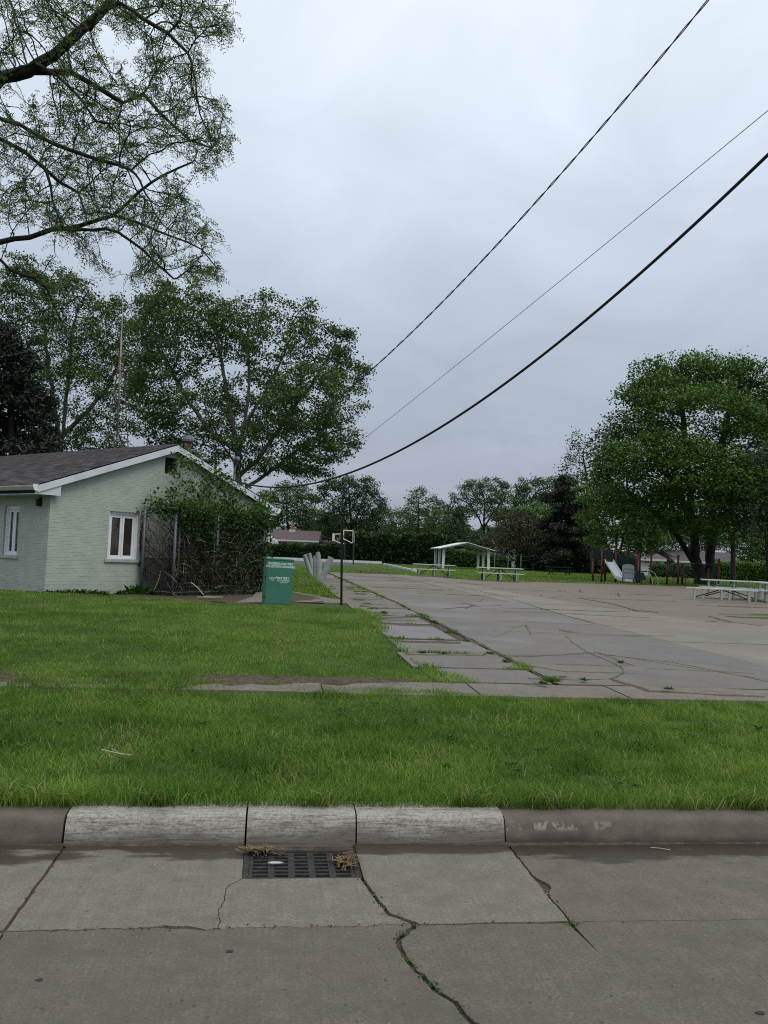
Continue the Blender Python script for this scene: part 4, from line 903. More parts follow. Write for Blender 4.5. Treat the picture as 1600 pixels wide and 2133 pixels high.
def picnic_b(loc, rz, label):
    e = empty('picnic_table', loc, rz, label, 'table', 'picnic tables under the big tree'); Lh = 1.25
    for k in range(3): MB().b2((-Lh, -.36+.25*k, .72), (Lh, -.36+.25*k+.235, .765)).build('top_plank', M['plank'], e, bevel=.006)
    for sg in (-1, 1): MB().b2((-Lh, sg*.68-.14, .43), (Lh, sg*.68+.14, .47)).build('seat_plank', M['plank'], e, bevel=.006)
    for x in (-.95, 0, .95):
        m = MB(); m.bar((x, -.22, 0), (x, -.22, .72), .06, .06).bar((x, .22, 0), (x, .22, .72), .06, .06).bar((x, -.78, .40), (x, .78, .40), .06, .06).bar((x, -.5, .03), (x, .5, .03), .06, .06); m.build('frame', M['steel_pale'], e)
    MB().bar((-.9, 0, .4), (-.3, 0, .70), .05, .05).bar((.9, 0, .4), (.3, 0, .70), .05, .05).bar((-.3, 0, .70), (.3, 0, .1), .04, .04).bar((.3, .03, .70), (-.3, .03, .1), .04, .04).build('brace', M['steel_pale'], e)
    return e
def bench(loc, rz, label, h=.45, Lh=1.25, name='bench'):
    e = empty(name, loc, rz, label, 'bench', 'pale benches beside the right picnic table')
    for k in range(2): MB().b2((-Lh, -.15+.155*k, h-.045), (Lh, -.15+.155*k+.145, h)).build('seat_plank', M['plank'], e, bevel=.006)
    for x in (-.95, 0, .95): MB().bar((x, -.1, 0), (x, -.1, h-.045), .07, .07).bar((x, .1, 0), (x, .1, h-.045), .07, .07).bar((x, -.14, .05), (x, .14, .05), .05, .05).build('leg', M['steel_pale'], e)
    MB().bar((-.9, 0, .12), (-.1, 0, h-.06), .04, .04).bar((.9, 0, .12), (.1, 0, h-.06), .04, .04).build('brace', M['steel_dark'], e)
    return e
rr = radians(-24)
picnic_b(tuple(at(1528, 1247, 33.5)*[1, 1, 0] + [0, 0, .37]), rr, 'pale picnic table in front of the big tree trunk')
bench(tuple(at(1510, 1247, 33.0)*[1, 1, 0] + [-.25, -.75, .37]), rr, 'pale bench in front of the right picnic table', .44)
bench(tuple(at(1505, 1249, 31.5)*[1, 1, 0] + [-.3, -.45, .37]), rr, 'nearest pale bench left of the right picnic table', .46)
picnic_b(tuple(at(1652, 1256, 31.5)*[1, 1, 0] + [0, 0, .37]), rr, 'pale picnic table cut off by the right picture edge')
e = empty('picnic_table', tuple(at(1165, 1194, 82)*[1, 1, 0] + [0, 0, .35]), radians(-5), 'dark green picnic table under the pine tree', 'table')
for k in range(3): MB().b2((-1.25, -.36+.25*k, .72), (1.25, -.36+.25*k+.235, .775)).build('top_plank', M['dark_wood'], e)
for sg in (-1, 1): MB().b2((-1.25, sg*.66-.14, .42), (1.25, sg*.66+.14, .47)).build('seat_plank', M['dark_wood'], e)
for x in (-.85, .85): MB().bar((x, -.7, 0), (x, -.15, .72), .09, .09).bar((x, .7, 0), (x, .15, .72), .09, .09).bar((x, -.75, .4), (x, .75, .4), .07, .07).build('frame', M['black_post'], e)

# ================================================================== PLAYGROUND
PD = 56.5; pb = at(1300, 1214, PD); pb[2] = .35; U = np.array([cos(_y), -sin(_y), 0]); Vd = np.array([sin(_y), cos(_y), 0]); ps = PD/F
def pgp(px, v, h): return pb + U*(px-1300)*ps + Vd*v + np.array([0, 0, h])
hpx = lambda py: (1213-py)*ps
pg = empty('play_structure', tuple(pb), 0, 'red post playground with white slide and grey panel', 'playground')
for px, v, y1 in ((1242, .9, 1168), (1253, 0, 1144), (1271, 1.3, 1146), (1283, .1, 1146), (1314, 1.2, 1148), (1326.5, 0, 1147), (1343, 1.2, 1150), (1355.5, 0, 1149.5)):
    p = MB().tube([pgp(px, v, -.2), pgp(px, v, hpx(y1))], .068, 10).build('post', M['red'], pg, True, smooth=True)
    t_ = pgp(px, v, hpx(y1)); MB().tube([t_-[0, 0, .02], t_+[0, 0, .05], t_+[0, 0, .10]], [.085, .08, .03], 10).build('cap', M['red'], p)
MB().prism([tuple(pgp(*q, 0)[:2]) for q in ((1253, 0), (1285, 0), (1285, 1.3), (1253, 1.3))], .35+hpx(1170), .35+hpx(1168)).build('platform', M['pg_dark'], pg, True)
MB().prism([tuple(pgp(*q, 0)[:2]) for q in ((1314, 0), (1356, 0), (1356, 1.25), (1314, 1.25))], .35+hpx(1188), .35+hpx(1186)).build('platform', M['pg_dark'], pg, True)
def rail(pa, pb_, z0a, z1a, z0b, z1b, n, name='guard_rail'):
    m = MB(); 
    for zz0, zz1 in ((z0a, z0b), (z1a, z1b)): m.bar(pgp(*pa, zz0), pgp(*pb_, zz1), .05, .05)
    for i in range(n):
        t = (i+.5)/n; q = (pa[0]+(pb_[0]-pa[0])*t, pa[1]+(pb_[1]-pa[1])*t); m.bar(pgp(*q, z0a+(z0b-z0a)*t), pgp(*q, z1a+(z1b-z1a)*t), .045, .045)
    return m.build(name, M['pg_dark'], pg, True)
rail((1242, 1.2), (1271, 1.3), hpx(1166), hpx(1147), hpx(1166), hpx(1147), 14); rail((1253, .0), (1271, 0), hpx(1166), hpx(1147.5), hpx(1166), hpx(1147.5), 8)
rail((1285, .15), (1326, .05), hpx(1172), hpx(1151), hpx(1186), hpx(1164), 22, 'ramp_rail'); rail((1285, 1.2), (1314, 1.2), hpx(1172), hpx(1151), hpx(1183), hpx(1160), 18, 'ramp_rail')
MB().bar(pgp(1285, .65, hpx(1173)), pgp(1326, .65, hpx(1187)), .06, 1.1, (0, 1, 0)).build('ramp', M['pg_dark'], pg, True)
m = MB(); a, b, c_, d_ = pgp(1266, -.2, hpx(1170)), pgp(1282, -.9, hpx(1202)), pgp(1290, -1.2, hpx(1206)), pgp(1297, -1.45, hpx(1207.5))
V = []
for q in (a, b, c_, d_):
    for o_, h_ in ((-.30, .17), (-.28, 0), (.28, 0), (.30, .17), (.34, .17), (.31, -.05), (-.31, -.05), (-.34, .17)): V.append(tuple(q + U*o_*.9 + np.array([0, 0, h_])))
m.add(V, [(i*8+j, i*8+(j+1) % 8, (i+1)*8+(j+1) % 8, (i+1)*8+j) for i in range(3) for j in range(8)] + [tuple(range(8))[::-1], tuple(range(24, 32))]); m.build('slide', M['slide'], pg, True)
MB().bar(pgp(1291, -1.2, 0), pgp(1291, -1.2, hpx(1207)), .06, .06).bar(pgp(1297, -1.35, 0), pgp(1297, -1.35, hpx(1208)), .06, .06).build('slide_foot', M['steel_dark'], pg, True)
pz0, pz1 = hpx(1203), hpx(1176); arc = [(1280.5, pz0), (1304.5, pz0), (1304.5, pz1-.05)] + [(1292.5+12*cos(t), pz1-.05+.14*sin(t)) for t in np.linspace(.25, pi-.25, 7)] + [(1280.5, pz1-.05)]
m = MB(); P0 = [tuple(pgp(x, -1.75, z)) for x, z in arc]; P1 = [tuple(pgp(x, -1.69, z)) for x, z in arc]; n = len(arc)
m.add(P0+P1, [tuple(range(n)), tuple(range(n, 2*n))[::-1]] + [(i, n+i, n+(i+1) % n, (i+1) % n) for i in range(n)]); pan = m.build('play_panel', M['pg_grey'], pg, True)
m = MB(); [m.bar(pgp(1283, -1.765, z), pgp(1302, -1.765, z), .03, .04) for z in (pz1-.2, (pz0+pz1)/2, pz0+.08)]; m.bar(pgp(1283, -1.765, pz0+.08), pgp(1283, -1.765, pz1-.2), .03, .04).bar(pgp(1302, -1.765, pz0+.08), pgp(1302, -1.765, pz1-.2), .03, .04); m.build('moulding', M['pg_grey'], pan)
for px in (1282, 1303): MB().bar(pgp(px, -1.72, -.1), pgp(px, -1.72, pz0+.1), .06, .06).build('panel_leg', M['steel_dark'], pg, True)
MB().tube([pgp(1340, -.4, hpx(1184)), pgp(1347, -.6, hpx(1190)), pgp(1351, -.75, hpx(1204)), pgp(1351.5, -.75, 0)], .03, 7).tube([pgp(1350, -.4, hpx(1184)), pgp(1358, -.6, hpx(1190)), pgp(1363, -.75, hpx(1204)), pgp(1363.5, -.75, 0)], .03, 7).build('climber_rail', M['steel_pale'], pg, True)
m = MB(); [m.bar(pgp(1314, v, hpx(y_)), pgp(1340, v, hpx(y_)), .05, .16) for v, y_ in ((-.1, 1192), (-.35, 1197), (-.6, 1202))]; m.bar(pgp(1331.5, -.6, 0), pgp(1331.5, -.1, hpx(1190)), .06, .06); m.build('steps', M['pg_dark'], pg, True)
m = MB(); m.tube([pgp(1246, .3, hpx(1200)), pgp(1248, 0, hpx(1206)), pgp(1252, -.1, hpx(1206)), pgp(1253, 0, hpx(1198)), pgp(1258, 0, hpx(1198))], .03, 6); m.build('wheel_bar', M['steel_dark'], pg, True)
MB().bar(pgp(1343, 0, hpx(1168)), pgp(1355, 0, hpx(1168)), .05, .05).bar(pgp(1343, 0, hpx(1151)), pgp(1355, 0, hpx(1151)), .05, .05).build('cross_bar', M['red'], pg, True)
m = MB(); m.tube([pgp(1356 + 42*t, .6, hpx(1153) + .55*sin(pi*t)*.5) for t in np.linspace(0, 1, 9)], .03, 6).tube([pgp(1356 + 42*t, 0, hpx(1153) + .55*sin(pi*t)*.5) for t in np.linspace(0, 1, 9)], .03, 6)
for t in np.linspace(.08, .92, 9): m.bar(pgp(1356+42*t, 0, hpx(1153)+.27*sin(pi*t)), pgp(1356+42*t, .6, hpx(1153)+.27*sin(pi*t)), .025, .025)
m.build('arched_ladder', M['pg_dark'], pg, True)
cf = empty('climbing_frame', tuple(pgp(1430, 0, 0)), 0, 'red post climbing frame half hidden by the big trunk', 'playground')
for px, v, y1 in ((1398, .8, 1153), (1412, 0, 1152), (1426, .4, 1170), (1481, .5, 1178), (1497, 0, 1157)):
    p = MB().tube([pgp(px, v, -.3), pgp(px, v, hpx(y1))], .068, 10).build('post', M['red'], cf, True, smooth=True); t_ = pgp(px, v, hpx(y1)); MB().tube([t_-[0, 0, .02], t_+[0, 0, .05], t_+[0, 0, .1]], [.085, .08, .03], 10).build('cap', M['red'], p)
for k, (a, b, z) in enumerate(((1398, 1412, 1154), (1398, 1426, 1169), (1426, 1497, 1166), (1412, 1436, 1195))): MB().bar(pgp(a, .2, hpx(z)), pgp(b, .2, hpx(z)), .05, .05).build('cross_bar', M['steel_dark'], cf, True)
for px in (1404, 1416, 1421, 1431, 1490, 1493):
    MB().bar(pgp(px, .2, 0), pgp(px, .2, hpx(1172)), .04, .04).build('upright', M['pg_dark'], cf, True)
for z in (1190, 1200, 1208): MB().bar(pgp(1404, .2, hpx(z)), pgp(1432, .2, hpx(z)), .035, .035).build('rung', M['pg_dark'], cf, True)

# ================================================================== OVERHEAD WIRES
def wire(A, B, mid, r_, name, label, mat, twist=None, ext=1.5, n=90):
    """A wall end, B a point nearer the camera, mid=(px,py) where the sagging wire passes; parabola"""
    best = None
    for s_ in np.linspace(0, 3, 301):
        P = [A + (B-A)*t - np.array([0, 0, 4*s_*t*(1-t)]) for t in np.linspace(0, 1, 60)]
        q = [(800 + F*((p-CO)@CR)/((p-CO)@CF), 1066.5 - F*((p-CO)@CU)/((p-CO)@CF)) for p in P]
        y = np.interp(mid[0], [a[0] for a in q], [a[1] for a in q]); d = abs(y-mid[1])
        if best is None or d < best[0]: best = (d, s_)
    s_ = best[1]; t = np.linspace(0, ext, n); P = [A + (B-A)*u - np.array([0, 0, 4*s_*u*(1-u)]) for u in t]
    e = empty(name, tuple(A), 0, label, 'wire', 'overhead service wires')
    if twist:
        P = [A + (B-A)*u - np.array([0, 0, 4*s_*u*(1-u)]) for u in np.linspace(0, ext, 420)]
        for k in range(twist[0]):
            ph = 2*pi*k/twist[0]; MB().tube([p + np.array([cos(i*twist[1]+ph), .5*cos(i*twist[1]+ph), sin(i*twist[1]+ph)])*r_*.75 for i, p in enumerate(P)], r_*.62, 5).build('strand', M[mat], e, True, smooth=True)
    else: MB().tube(P, r_, 7).build('cable', M[mat], e, True, smooth=True)
wa = hd + np.array([.05, -.1, -.05])
wire(wa + [0, 0, .15], at(1475, 0, 10.5), (1030, 515), .0125, 'twisted_wire', 'uppermost thick twisted wire running down into the plane tree', 'cable_grey', (2, .55))
wire(at(480, 1125, 60), at(1600, 230, 16), (1060, 672), .008, 'thin_wire', 'thin straight wire between the two thicker ones', 'cable_grey')
wire(at(462, 990, 25.0), at(1600, 322, 9.5), (1060, 793), .021, 'sagging_cable', 'lowest and thickest black cable sagging towards the gable mast', 'cable')

# ================================================================== HOUSES BEYOND
def house(px0, px1, D, eave, ridge, base, wall, roofm, label, wins=(), depth=8, chim=None, trim='house_white', gable_end=None, rz=-7.3, name='house'):
    a = at(px0, base, D); b = at(px1, base, D); mid = (a+b)/2; s_ = D/F; w = (px1-px0)*s_; z = lambda py: (base-py)*s_
    e = empty(name, (mid[0], mid[1], .35), radians(rz), label, 'house'); g0 = mid[2] - .35
    zz_ = lambda py: z(py) + g0
    MB().b2((-w/2+.3, 0, -.3), (w/2-.3, depth, zz_(eave))).build('wall', M[wall], e)
    m = MB(); m.add([(-w/2, -.4, zz_(eave)), (w/2, -.4, zz_(eave)), (w/2, depth/2, zz_(ridge)), (-w/2, depth/2, zz_(ridge)), (-w/2, depth+.4, zz_(eave)), (w/2, depth+.4, zz_(eave)), (-w/2, -.4, zz_(eave)-.12), (w/2, -.4, zz_(eave)-.12), (-w/2, depth+.4, zz_(eave)-.12), (w/2, depth+.4, zz_(eave)-.12)], [(0, 1, 2, 3), (3, 2, 5, 4), (0, 3, 4, 8, 6), (1, 7, 9, 5, 2), (6, 7, 1, 0), (6, 8, 9, 7), (4, 5, 9, 8)])
    rf = m.build('roof', M[roofm], e)
    MB().b2((-w/2+.02, -.45, zz_(eave)-.28), (w/2-.02, -.402, zz_(eave)-.02)).build('fascia', M[trim], e); MB().b2((-w/2+.3, -.02, zz_(eave)-.45), (w/2-.3, -.003, zz_(eave)-.15)).build('frieze', M[trim], e)
    if chim:
        cx = (chim[0]-(px0+px1)/2)*s_; MB().b2((cx-.3, depth/2-.3, zz_(ridge)-.5), (cx+.3, depth/2+.3, zz_(chim[1]))).build('chimney', M['red_brick'], rf); MB().b2((cx-.55, depth/2-.9, zz_(ridge)-.75), (cx+.55, depth/2+.32, zz_(ridge)+.05)).build('flashing', M['house_white'], rf)
    for (x0, x1, y0, y1) in wins:
        u0, u1, v0, v1 = [(q-(px0+px1)/2)*s_ for q in (x0, x1)] + [zz_(y1), zz_(y0)]
        m = MB(); t = .12
        for lo, hi in (((u0, -.08, v0), (u0+t, -.005, v1)), ((u1-t, -.08, v0), (u1, -.005, v1)), ((u0+t, -.08, v1-t), (u1-t, -.005, v1)), ((u0+t, -.08, v0), (u1-t, -.005, v0+t)), (((u0+u1)/2-.06, -.08, v0+t), ((u0+u1)/2+.06, -.005, v1-t))): m.b2(lo, hi)
        wn = m.build('window', M['house_white'], e); MB().b2((u0+t, -.03, v0+t), (u1-t, -.006, v1-t)).build('pane', M['glass'], wn)
    return e
h1 = house(556, 663, 142, 1124.5, 1103, 1164, 'red_brick', 'roof_plum', 'red brick house with plum coloured roof and brick chimney', ((597, 612, 1128.5, 1136), (632, 643, 1130, 1140)), 9, (601, 1091))
MB().xz([(-4.9, 0), (-4.9, 2.6), (-2.9, 2.9), (-1.6, 1.9), (-1.4, 0)], -3.2, -.6).build('porch', M['house_white'], h1).location = (-.9, 0, .9)
house(660, 712, 150, 1133, 1124, 1164, 'house_white', 'roof_pink', 'small white house with brown roof behind the left hoop', ((676, 688, 1138, 1143),), 8, (694, 1120))
house(940, 1035, 140, 1137, 1122, 1180, 'house_white', 'roof_pink', 'white house with pinkish roof behind the shelter', ((1010, 1022, 1142, 1152),), 8)
house(1030, 1082, 128, 1147, 1140, 1184, 'house_white', 'roof_grey', 'low white garage behind the brown juniper tree', ((1056, 1066, 1150, 1160),), 7)
house(1330, 1388, 108, 1164, 1152, 1205, 'house_white', 'roof_grey', 'white garage beyond the playground posts', (), 7)
house(1400, 1545, 118, 1170, 1148, 1208, 'brown_brick', 'roof_grey', 'brown brick house with grey roof behind the big trunk', ((1497, 1516, 1170.5, 1180), (1430, 1444, 1171, 1181)), 9)
# ================================================================== TREES
def grow(init, par, attr, step, dk, maxit=120, grav=0.0, jitter=.12):
    """space colonisation: init nodes (k,3) with parents, attractors (m,3)"""
    P = [np.array(p, float) for p in init]; par = list(par); A = np.asarray(attr, float)
    pos = np.array(P); d = np.linalg.norm(A[:, None] - pos[None], axis=2); ni = d.argmin(1); nd = d.min(1); nch = {}
    for it in range(maxit):
        if len(A) == 0: break
        base = np.unique(ni); acc = np.zeros((len(P), 3)); v = A - np.array(P)[ni]; v /= np.linalg.norm(v, axis=1)[:, None] + 1e-9
        np.add.at(acc, ni, v); new = []
        for b in base:
            if nch.get(b, 0) >= 3: continue
            g_ = acc[b]; l = np.linalg.norm(g_)
            if l < 1e-6: continue
            dr_ = g_/l + RNG.normal(0, jitter, 3); dr_[2] += grav; dr_ /= np.linalg.norm(dr_)
            new.append((b, P[b] + dr_*step)); nch[b] = nch.get(b, 0)+1
        if not new: break
        k0 = len(P)
        for b, q in new: P.append(q); par.append(int(b))
        Q = np.array([q for _, q in new]); d = np.linalg.norm(A[:, None] - Q[None], axis=2); j = d.argmin(1); m = d.min(1)
        upd = m < nd; nd[upd] = m[upd]; ni[upd] = j[upd] + k0
        # attractors whose node is exhausted look elsewhere
        keep = nd > dk; A, ni, nd = A[keep], ni[keep], nd[keep]
        if len(P) > 16000: break
    return np.array(P), np.array(par)
def radii(P, par, tip, expo, rmin_nodes=None):
    n = len(P); acc = np.zeros(n); r = np.zeros(n)
    for i in range(n-1, -1, -1):
        r[i] = max(acc[i], tip**expo)**(1/expo)
        if par[i] >= 0: acc[par[i]] += r[i]**expo
    return r
def wood_mesh(name, P, par, r, mat, sides=6):
    n = len(P); dirs = np.zeros((n, 3)); has = par >= 0; dirs[has] = P[has] - P[par[has]]
    root = np.where(~has)[0]
    for q in root:
        ch = np.where(par == q)[0]; dirs[q] = (P[ch[0]] - P[q]) if len(ch) else (0, 0, 1)
    dirs /= np.linalg.norm(dirs, axis=1)[:, None] + 1e-9
    main = {}
    for i in range(n):
        if par[i] >= 0 and (par[i] not in main or r[i] > r[main[par[i]]]): main[par[i]] = i
    ref = np.where(np.abs(dirs[:, 2:3]) < .9, np.array([[0, 0, 1.]]), np.array([[1., 0, 0]])); X = np.cross(ref, dirs); X /= np.linalg.norm(X, axis=1)[:, None] + 1e-9; Y = np.cross(dirs, X)
    a = np.arange(sides)*2*pi/sides; ca, sa = np.cos(a), np.sin(a)
    ring = lambda p, x, y, rr_: p[:, None] + (x[:, None]*ca[None, :, None] + y[:, None]*sa[None, :, None])*rr_[:, None, None]
    R1 = ring(P, X, Y, r); V = [R1.reshape(-1, 3)]
    e = np.where(has)[0]; ismain = np.array([main[par[i]] == i and np.dot(dirs[i], dirs[par[i]]) > .5 for i in e])
    start = np.empty(len(e), int); start[ismain] = par[e[ismain]]*sides
    o = e[~ismain]; R2 = ring(P[par[o]], X[o], Y[o], np.minimum(r[o]*1.15, r[par[o]])); start[~ismain] = n*sides + np.arange(len(o))*sides; V.append(R2.reshape(-1, 3))
    j = np.arange(sides); j2 = (j+1) % sides; s0 = start[:, None]; e0 = (e*sides)[:, None]
    # the rings of parent and child are twisted alike only if their frames agree: match by nearest vertex
    VV = np.concatenate(V); sh = np.zeros(len(e), int)
    S = VV[(s0 + j)]; E_ = VV[(e0 + j)]; best = np.full(len(e), 1e18)
    for k in range(sides):
        dd = ((S - np.roll(E_, -k, axis=1))**2).sum((1, 2)); u = dd < best; best[u] = dd[u]; sh[u] = k
    E1 = e0 + (j[None] + sh[:, None]) % sides; E2 = e0 + (j2[None] + sh[:, None]) % sides
    Fc = np.stack([s0 + j, s0 + j2, E2, E1], 2).reshape(-1, 4)
    me = np_mesh(name, VV, Fc, 4); smooth_mesh(me); me.materials.append(M[mat]); return me
def ell(px, py, rx, ry, D, n, dz=None, ddep=0.0, shell=.55):
    """points in an ellipsoid given by its outline"""
    u = RNG.normal(0, 1, (n, 3)); u /= np.linalg.norm(u, axis=1)[:, None]; u *= (shell + (1-shell)*RNG.random(n)**.6)[:, None]
    s_ = D/F; c_ = at(px, py, D + ddep); rd = (rx+ry)/2*s_ if dz is None else dz
    return c_ + CR*(u[:, 0]*rx*s_)[:, None] + CF*(u[:, 1]*rd)[:, None] + CU*(u[:, 2]*ry*s_)[:, None]
def tree(name, label, D, trunks, lobes, n_attr, step, leaf, bark, lfmat, group=None, tip=.012, expo=2.3, dk=None, per=10, spread=.35, nleaf_gen=.05, sides=6, up=.5, size_var=None, grav=0, cat='tree', droop=.3, base=None, jitter=.14, rscale=1.0, shell=.55, gap=.30, gscale=1.3, domes=None):
    init, par = [], []; base_pt = None
    for tr in trunks:                        # polylines in (px,py[,depth offset]); the first point stands on the ground
        prev = -1; pts = [at(q[0], q[1], D + (q[2] if len(q) > 2 else 0)) for q in tr]
        if base_pt is None: pts[0][2] = .30; base_pt = pts[0].copy()
        link_to = None
        if init:
            dd = np.linalg.norm(np.array(init) - pts[0], axis=1); link_to = int(dd.argmin()); prev = link_to; pts = pts[1:]; last = init[link_to]
        else: init.append(pts[0]); par.append(-1); prev = 0; last = pts[0]; pts = pts[1:]
        for q in pts:
            L_ = np.linalg.norm(q-last); k = max(1, int(L_/step))
            for i in range(1, k+1):
                w = RNG.normal(0, step*.06, 3); init.append(last + (q-last)*i/k + w); par.append(prev); prev = len(init)-1
            last = q
    tot = sum(l[2]*l[3] for l in lobes)
    A = np.concatenate([ell(l[0], l[1], l[2], l[3], D, max(8, int(n_attr*l[2]*l[3]/tot)), ddep=l[4] if len(l) > 4 else 0, shell=shell) for l in lobes])
    A = A[A[:, 2] > 1.2]; gs = gscale*D/45; ga = .5*(vnoise(A@CR, A@CU, gs, 31) + vnoise(A@CF, A@CU + .6*(A@CR), gs, 37)); A = A[ga > gap]
    P, pr = grow(init, par, A, step, dk or step*1.1, grav=grav, jitter=jitter)
    r = radii(P, pr, tip, expo)*rscale
    # flare at the foot
    r *= 1 + .5*np.exp(-np.clip(P[:, 2]-.3, 0, 9)/.5)*(r > .12)
    e = empty(name, tuple(base_pt), 0, label, cat, group)
    me = wood_mesh('trunk', P, pr, r, bark, sides); o = bpy.data.objects.new('trunk', me); link(o, e, True)
    nchild = np.bincount(pr[pr >= 0], minlength=len(P)); thin = r < nleaf_gen
    w = np.where(nchild == 0, 2.4, .45)*thin*(.5 + RNG.random(len(P))); cnt = np.round(per*w).astype(int); ids = np.repeat(np.arange(len(P)), cnt)
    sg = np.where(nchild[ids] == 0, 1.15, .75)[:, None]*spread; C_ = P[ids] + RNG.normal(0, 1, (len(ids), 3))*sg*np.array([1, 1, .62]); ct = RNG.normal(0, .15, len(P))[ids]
    lift = np.clip((C_[:, 2] - P[ids][:, 2])/spread, -1.5, 1.5)*.10  # tops of tufts tinted lighter, light from above put into leaf colour
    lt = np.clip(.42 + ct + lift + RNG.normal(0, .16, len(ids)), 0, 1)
    if domes:                                  # boughs: leaves lying like shingles over low domes, with dark gaps between; dome tops tinted lighter as if lit from above
        nd_, R0, R1, nl_ = domes; tp = P[(nchild == 0) & thin]; cen = P[thin].mean(0); wt = np.linalg.norm((tp - cen)*[1, 1, 1.1], axis=1) - .5*(tp - cen)@CF; pick = np.argsort(-wt*(.55 + .9*RNG.random(len(tp))))[:nd_]
        for c_ in tp[pick]:
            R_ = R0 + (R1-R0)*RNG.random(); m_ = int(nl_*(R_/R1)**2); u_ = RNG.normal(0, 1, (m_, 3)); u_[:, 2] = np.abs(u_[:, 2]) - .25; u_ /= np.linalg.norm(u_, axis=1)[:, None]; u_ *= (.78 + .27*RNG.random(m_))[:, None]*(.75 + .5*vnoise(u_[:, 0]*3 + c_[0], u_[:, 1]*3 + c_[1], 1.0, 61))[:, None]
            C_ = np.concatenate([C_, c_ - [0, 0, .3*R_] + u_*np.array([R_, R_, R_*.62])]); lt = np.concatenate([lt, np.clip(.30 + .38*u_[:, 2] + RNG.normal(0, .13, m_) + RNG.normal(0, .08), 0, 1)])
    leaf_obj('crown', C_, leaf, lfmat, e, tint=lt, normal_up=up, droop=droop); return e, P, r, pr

# ---- plane tree behind the building
tree('plane_tree', 'large spreading plane tree with pale limbs behind the building gable', 42, [
    [(497, 1190), (496, 1010), (494, 930), (478, 850), (462, 760), (452, 690)], [(496, 960), (510, 880), (520, 790), (515, 690)], [(494, 940), (440, 900), (395, 840), (350, 760)],
    [(497, 1000), (535, 960), (590, 880), (650, 800), (690, 730)], [(505, 900), (560, 800), (600, 720)], [(540, 1030), (580, 970), (640, 920), (690, 900)], [(494, 970), (455, 910), (420, 830)]],
    [(375, 690, 85, 100), (330, 680, 60, 80, 1), (440, 670, 60, 55), (480, 690, 70, 72, 1), (560, 712, 66, 66, -1), (630, 705, 48, 56), (688, 752, 44, 58), (718, 800, 40, 52), (640, 830, 100, 70, -2), (540, 850, 105, 85, 2), (420, 850, 100, 80), (330, 800, 60, 90), (690, 890, 60, 60), (600, 930, 120, 60, -1), (650, 970, 70, 30), (508, 632, 20, 30), (556, 630, 20, 30), (604, 645, 20, 28), (640, 640, 18, 26), (690, 690, 20, 28), (722, 708, 17, 32), (757, 772, 20, 24), (742, 850, 24, 24), (722, 930, 24, 22), (400, 605, 24, 26), (350, 610, 22, 26), (440, 930, 60, 40), (350, 900, 50, 40)],
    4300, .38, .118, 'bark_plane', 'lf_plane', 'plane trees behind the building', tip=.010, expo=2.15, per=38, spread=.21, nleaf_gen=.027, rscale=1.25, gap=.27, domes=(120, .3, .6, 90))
tree('plane_tree', 'plane tree half hidden behind the antenna tower, left of the other', 52, [
    [(128, 1180), (125, 980), (118, 880), (100, 760), (90, 650)], [(124, 940), (140, 820), (150, 700), (160, 640)], [(122, 920), (180, 860), (230, 800), (250, 740)], [(118, 880), (70, 800), (30, 730)]],
    [(60, 610, 75, 75), (140, 630, 72, 70), (220, 680, 60, 60), (280, 730, 45, 70), (30, 680, 60, 80), (90, 720, 100, 80, 1), (200, 720, 75, 80), (240, 780, 55, 80), (20, 760, 60, 80), (160, 820, 90, 70, -1), (270, 860, 50, 60), (190, 910, 90, 40)],
    2800, .46, .135, 'bark_plane', 'lf_plane', 'plane trees behind the building', tip=.012, expo=2.15, per=38, spread=.26, nleaf_gen=.032, rscale=1.25, gap=.25, domes=(90, .4, .8, 110))
# ---- big maple over the playground
tree('maple_tree', 'huge dense dark green maple with forked trunk over the playground', 62, [
    [(1466, 1216), (1452, 1180), (1446, 1120), (1438, 1040), (1430, 940), (1420, 840)], [(1466, 1216), (1478, 1180), (1482, 1120), (1486, 1050), (1500, 940), (1520, 850)], [(1447, 1180), (1432, 1150), (1412, 1118), (1370, 1070), (1320, 1040)], [(1484, 1130), (1495, 1090), (1530, 1050), (1580, 1000)], [(1450, 1150), (1440, 1090), (1400, 1000), (1350, 930)]],
    [(1395, 790, 70, 55), (1345, 830, 55, 55), (1325, 880, 55, 55), (1440, 785, 80, 52), (1500, 800, 90, 60, 1), (1380, 850, 70, 70, -2), (1570, 830, 70, 70), (1450, 880, 130, 80, -4), (1330, 900, 66, 60), (1298, 930, 50, 52), (1275, 990, 40, 50), (1560, 930, 80, 80, -3), (1400, 970, 120, 70, -6), (1280, 990, 50, 50), (1310, 1040, 60, 50, -3), (1480, 1010, 110, 70, -7), (1400, 1060, 80, 46, -4), (1480, 1080, 66, 36, -6), (1590, 1020, 60, 60), (1620, 850, 60, 80), (1630, 940, 60, 80, -2), (1570, 780, 50, 36)],
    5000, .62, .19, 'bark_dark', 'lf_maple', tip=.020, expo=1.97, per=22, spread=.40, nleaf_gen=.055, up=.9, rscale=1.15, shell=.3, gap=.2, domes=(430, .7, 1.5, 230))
tree('park_tree', 'slender dark trunk tree standing right of the picnic table', 72, [[(1528, 1208), (1528, 1160), (1524, 1120), (1505, 1085), (1480, 1060)], [(1525, 1125), (1545, 1090), (1565, 1060)]],
    [(1500, 1060, 50, 45), (1560, 1050, 50, 50), (1530, 1010, 60, 50)], 420, .75, .26, 'bark_dark', 'lf_dark', tip=.025, expo=2.05, per=40, spread=.45, nleaf_gen=.07, rscale=1.3)
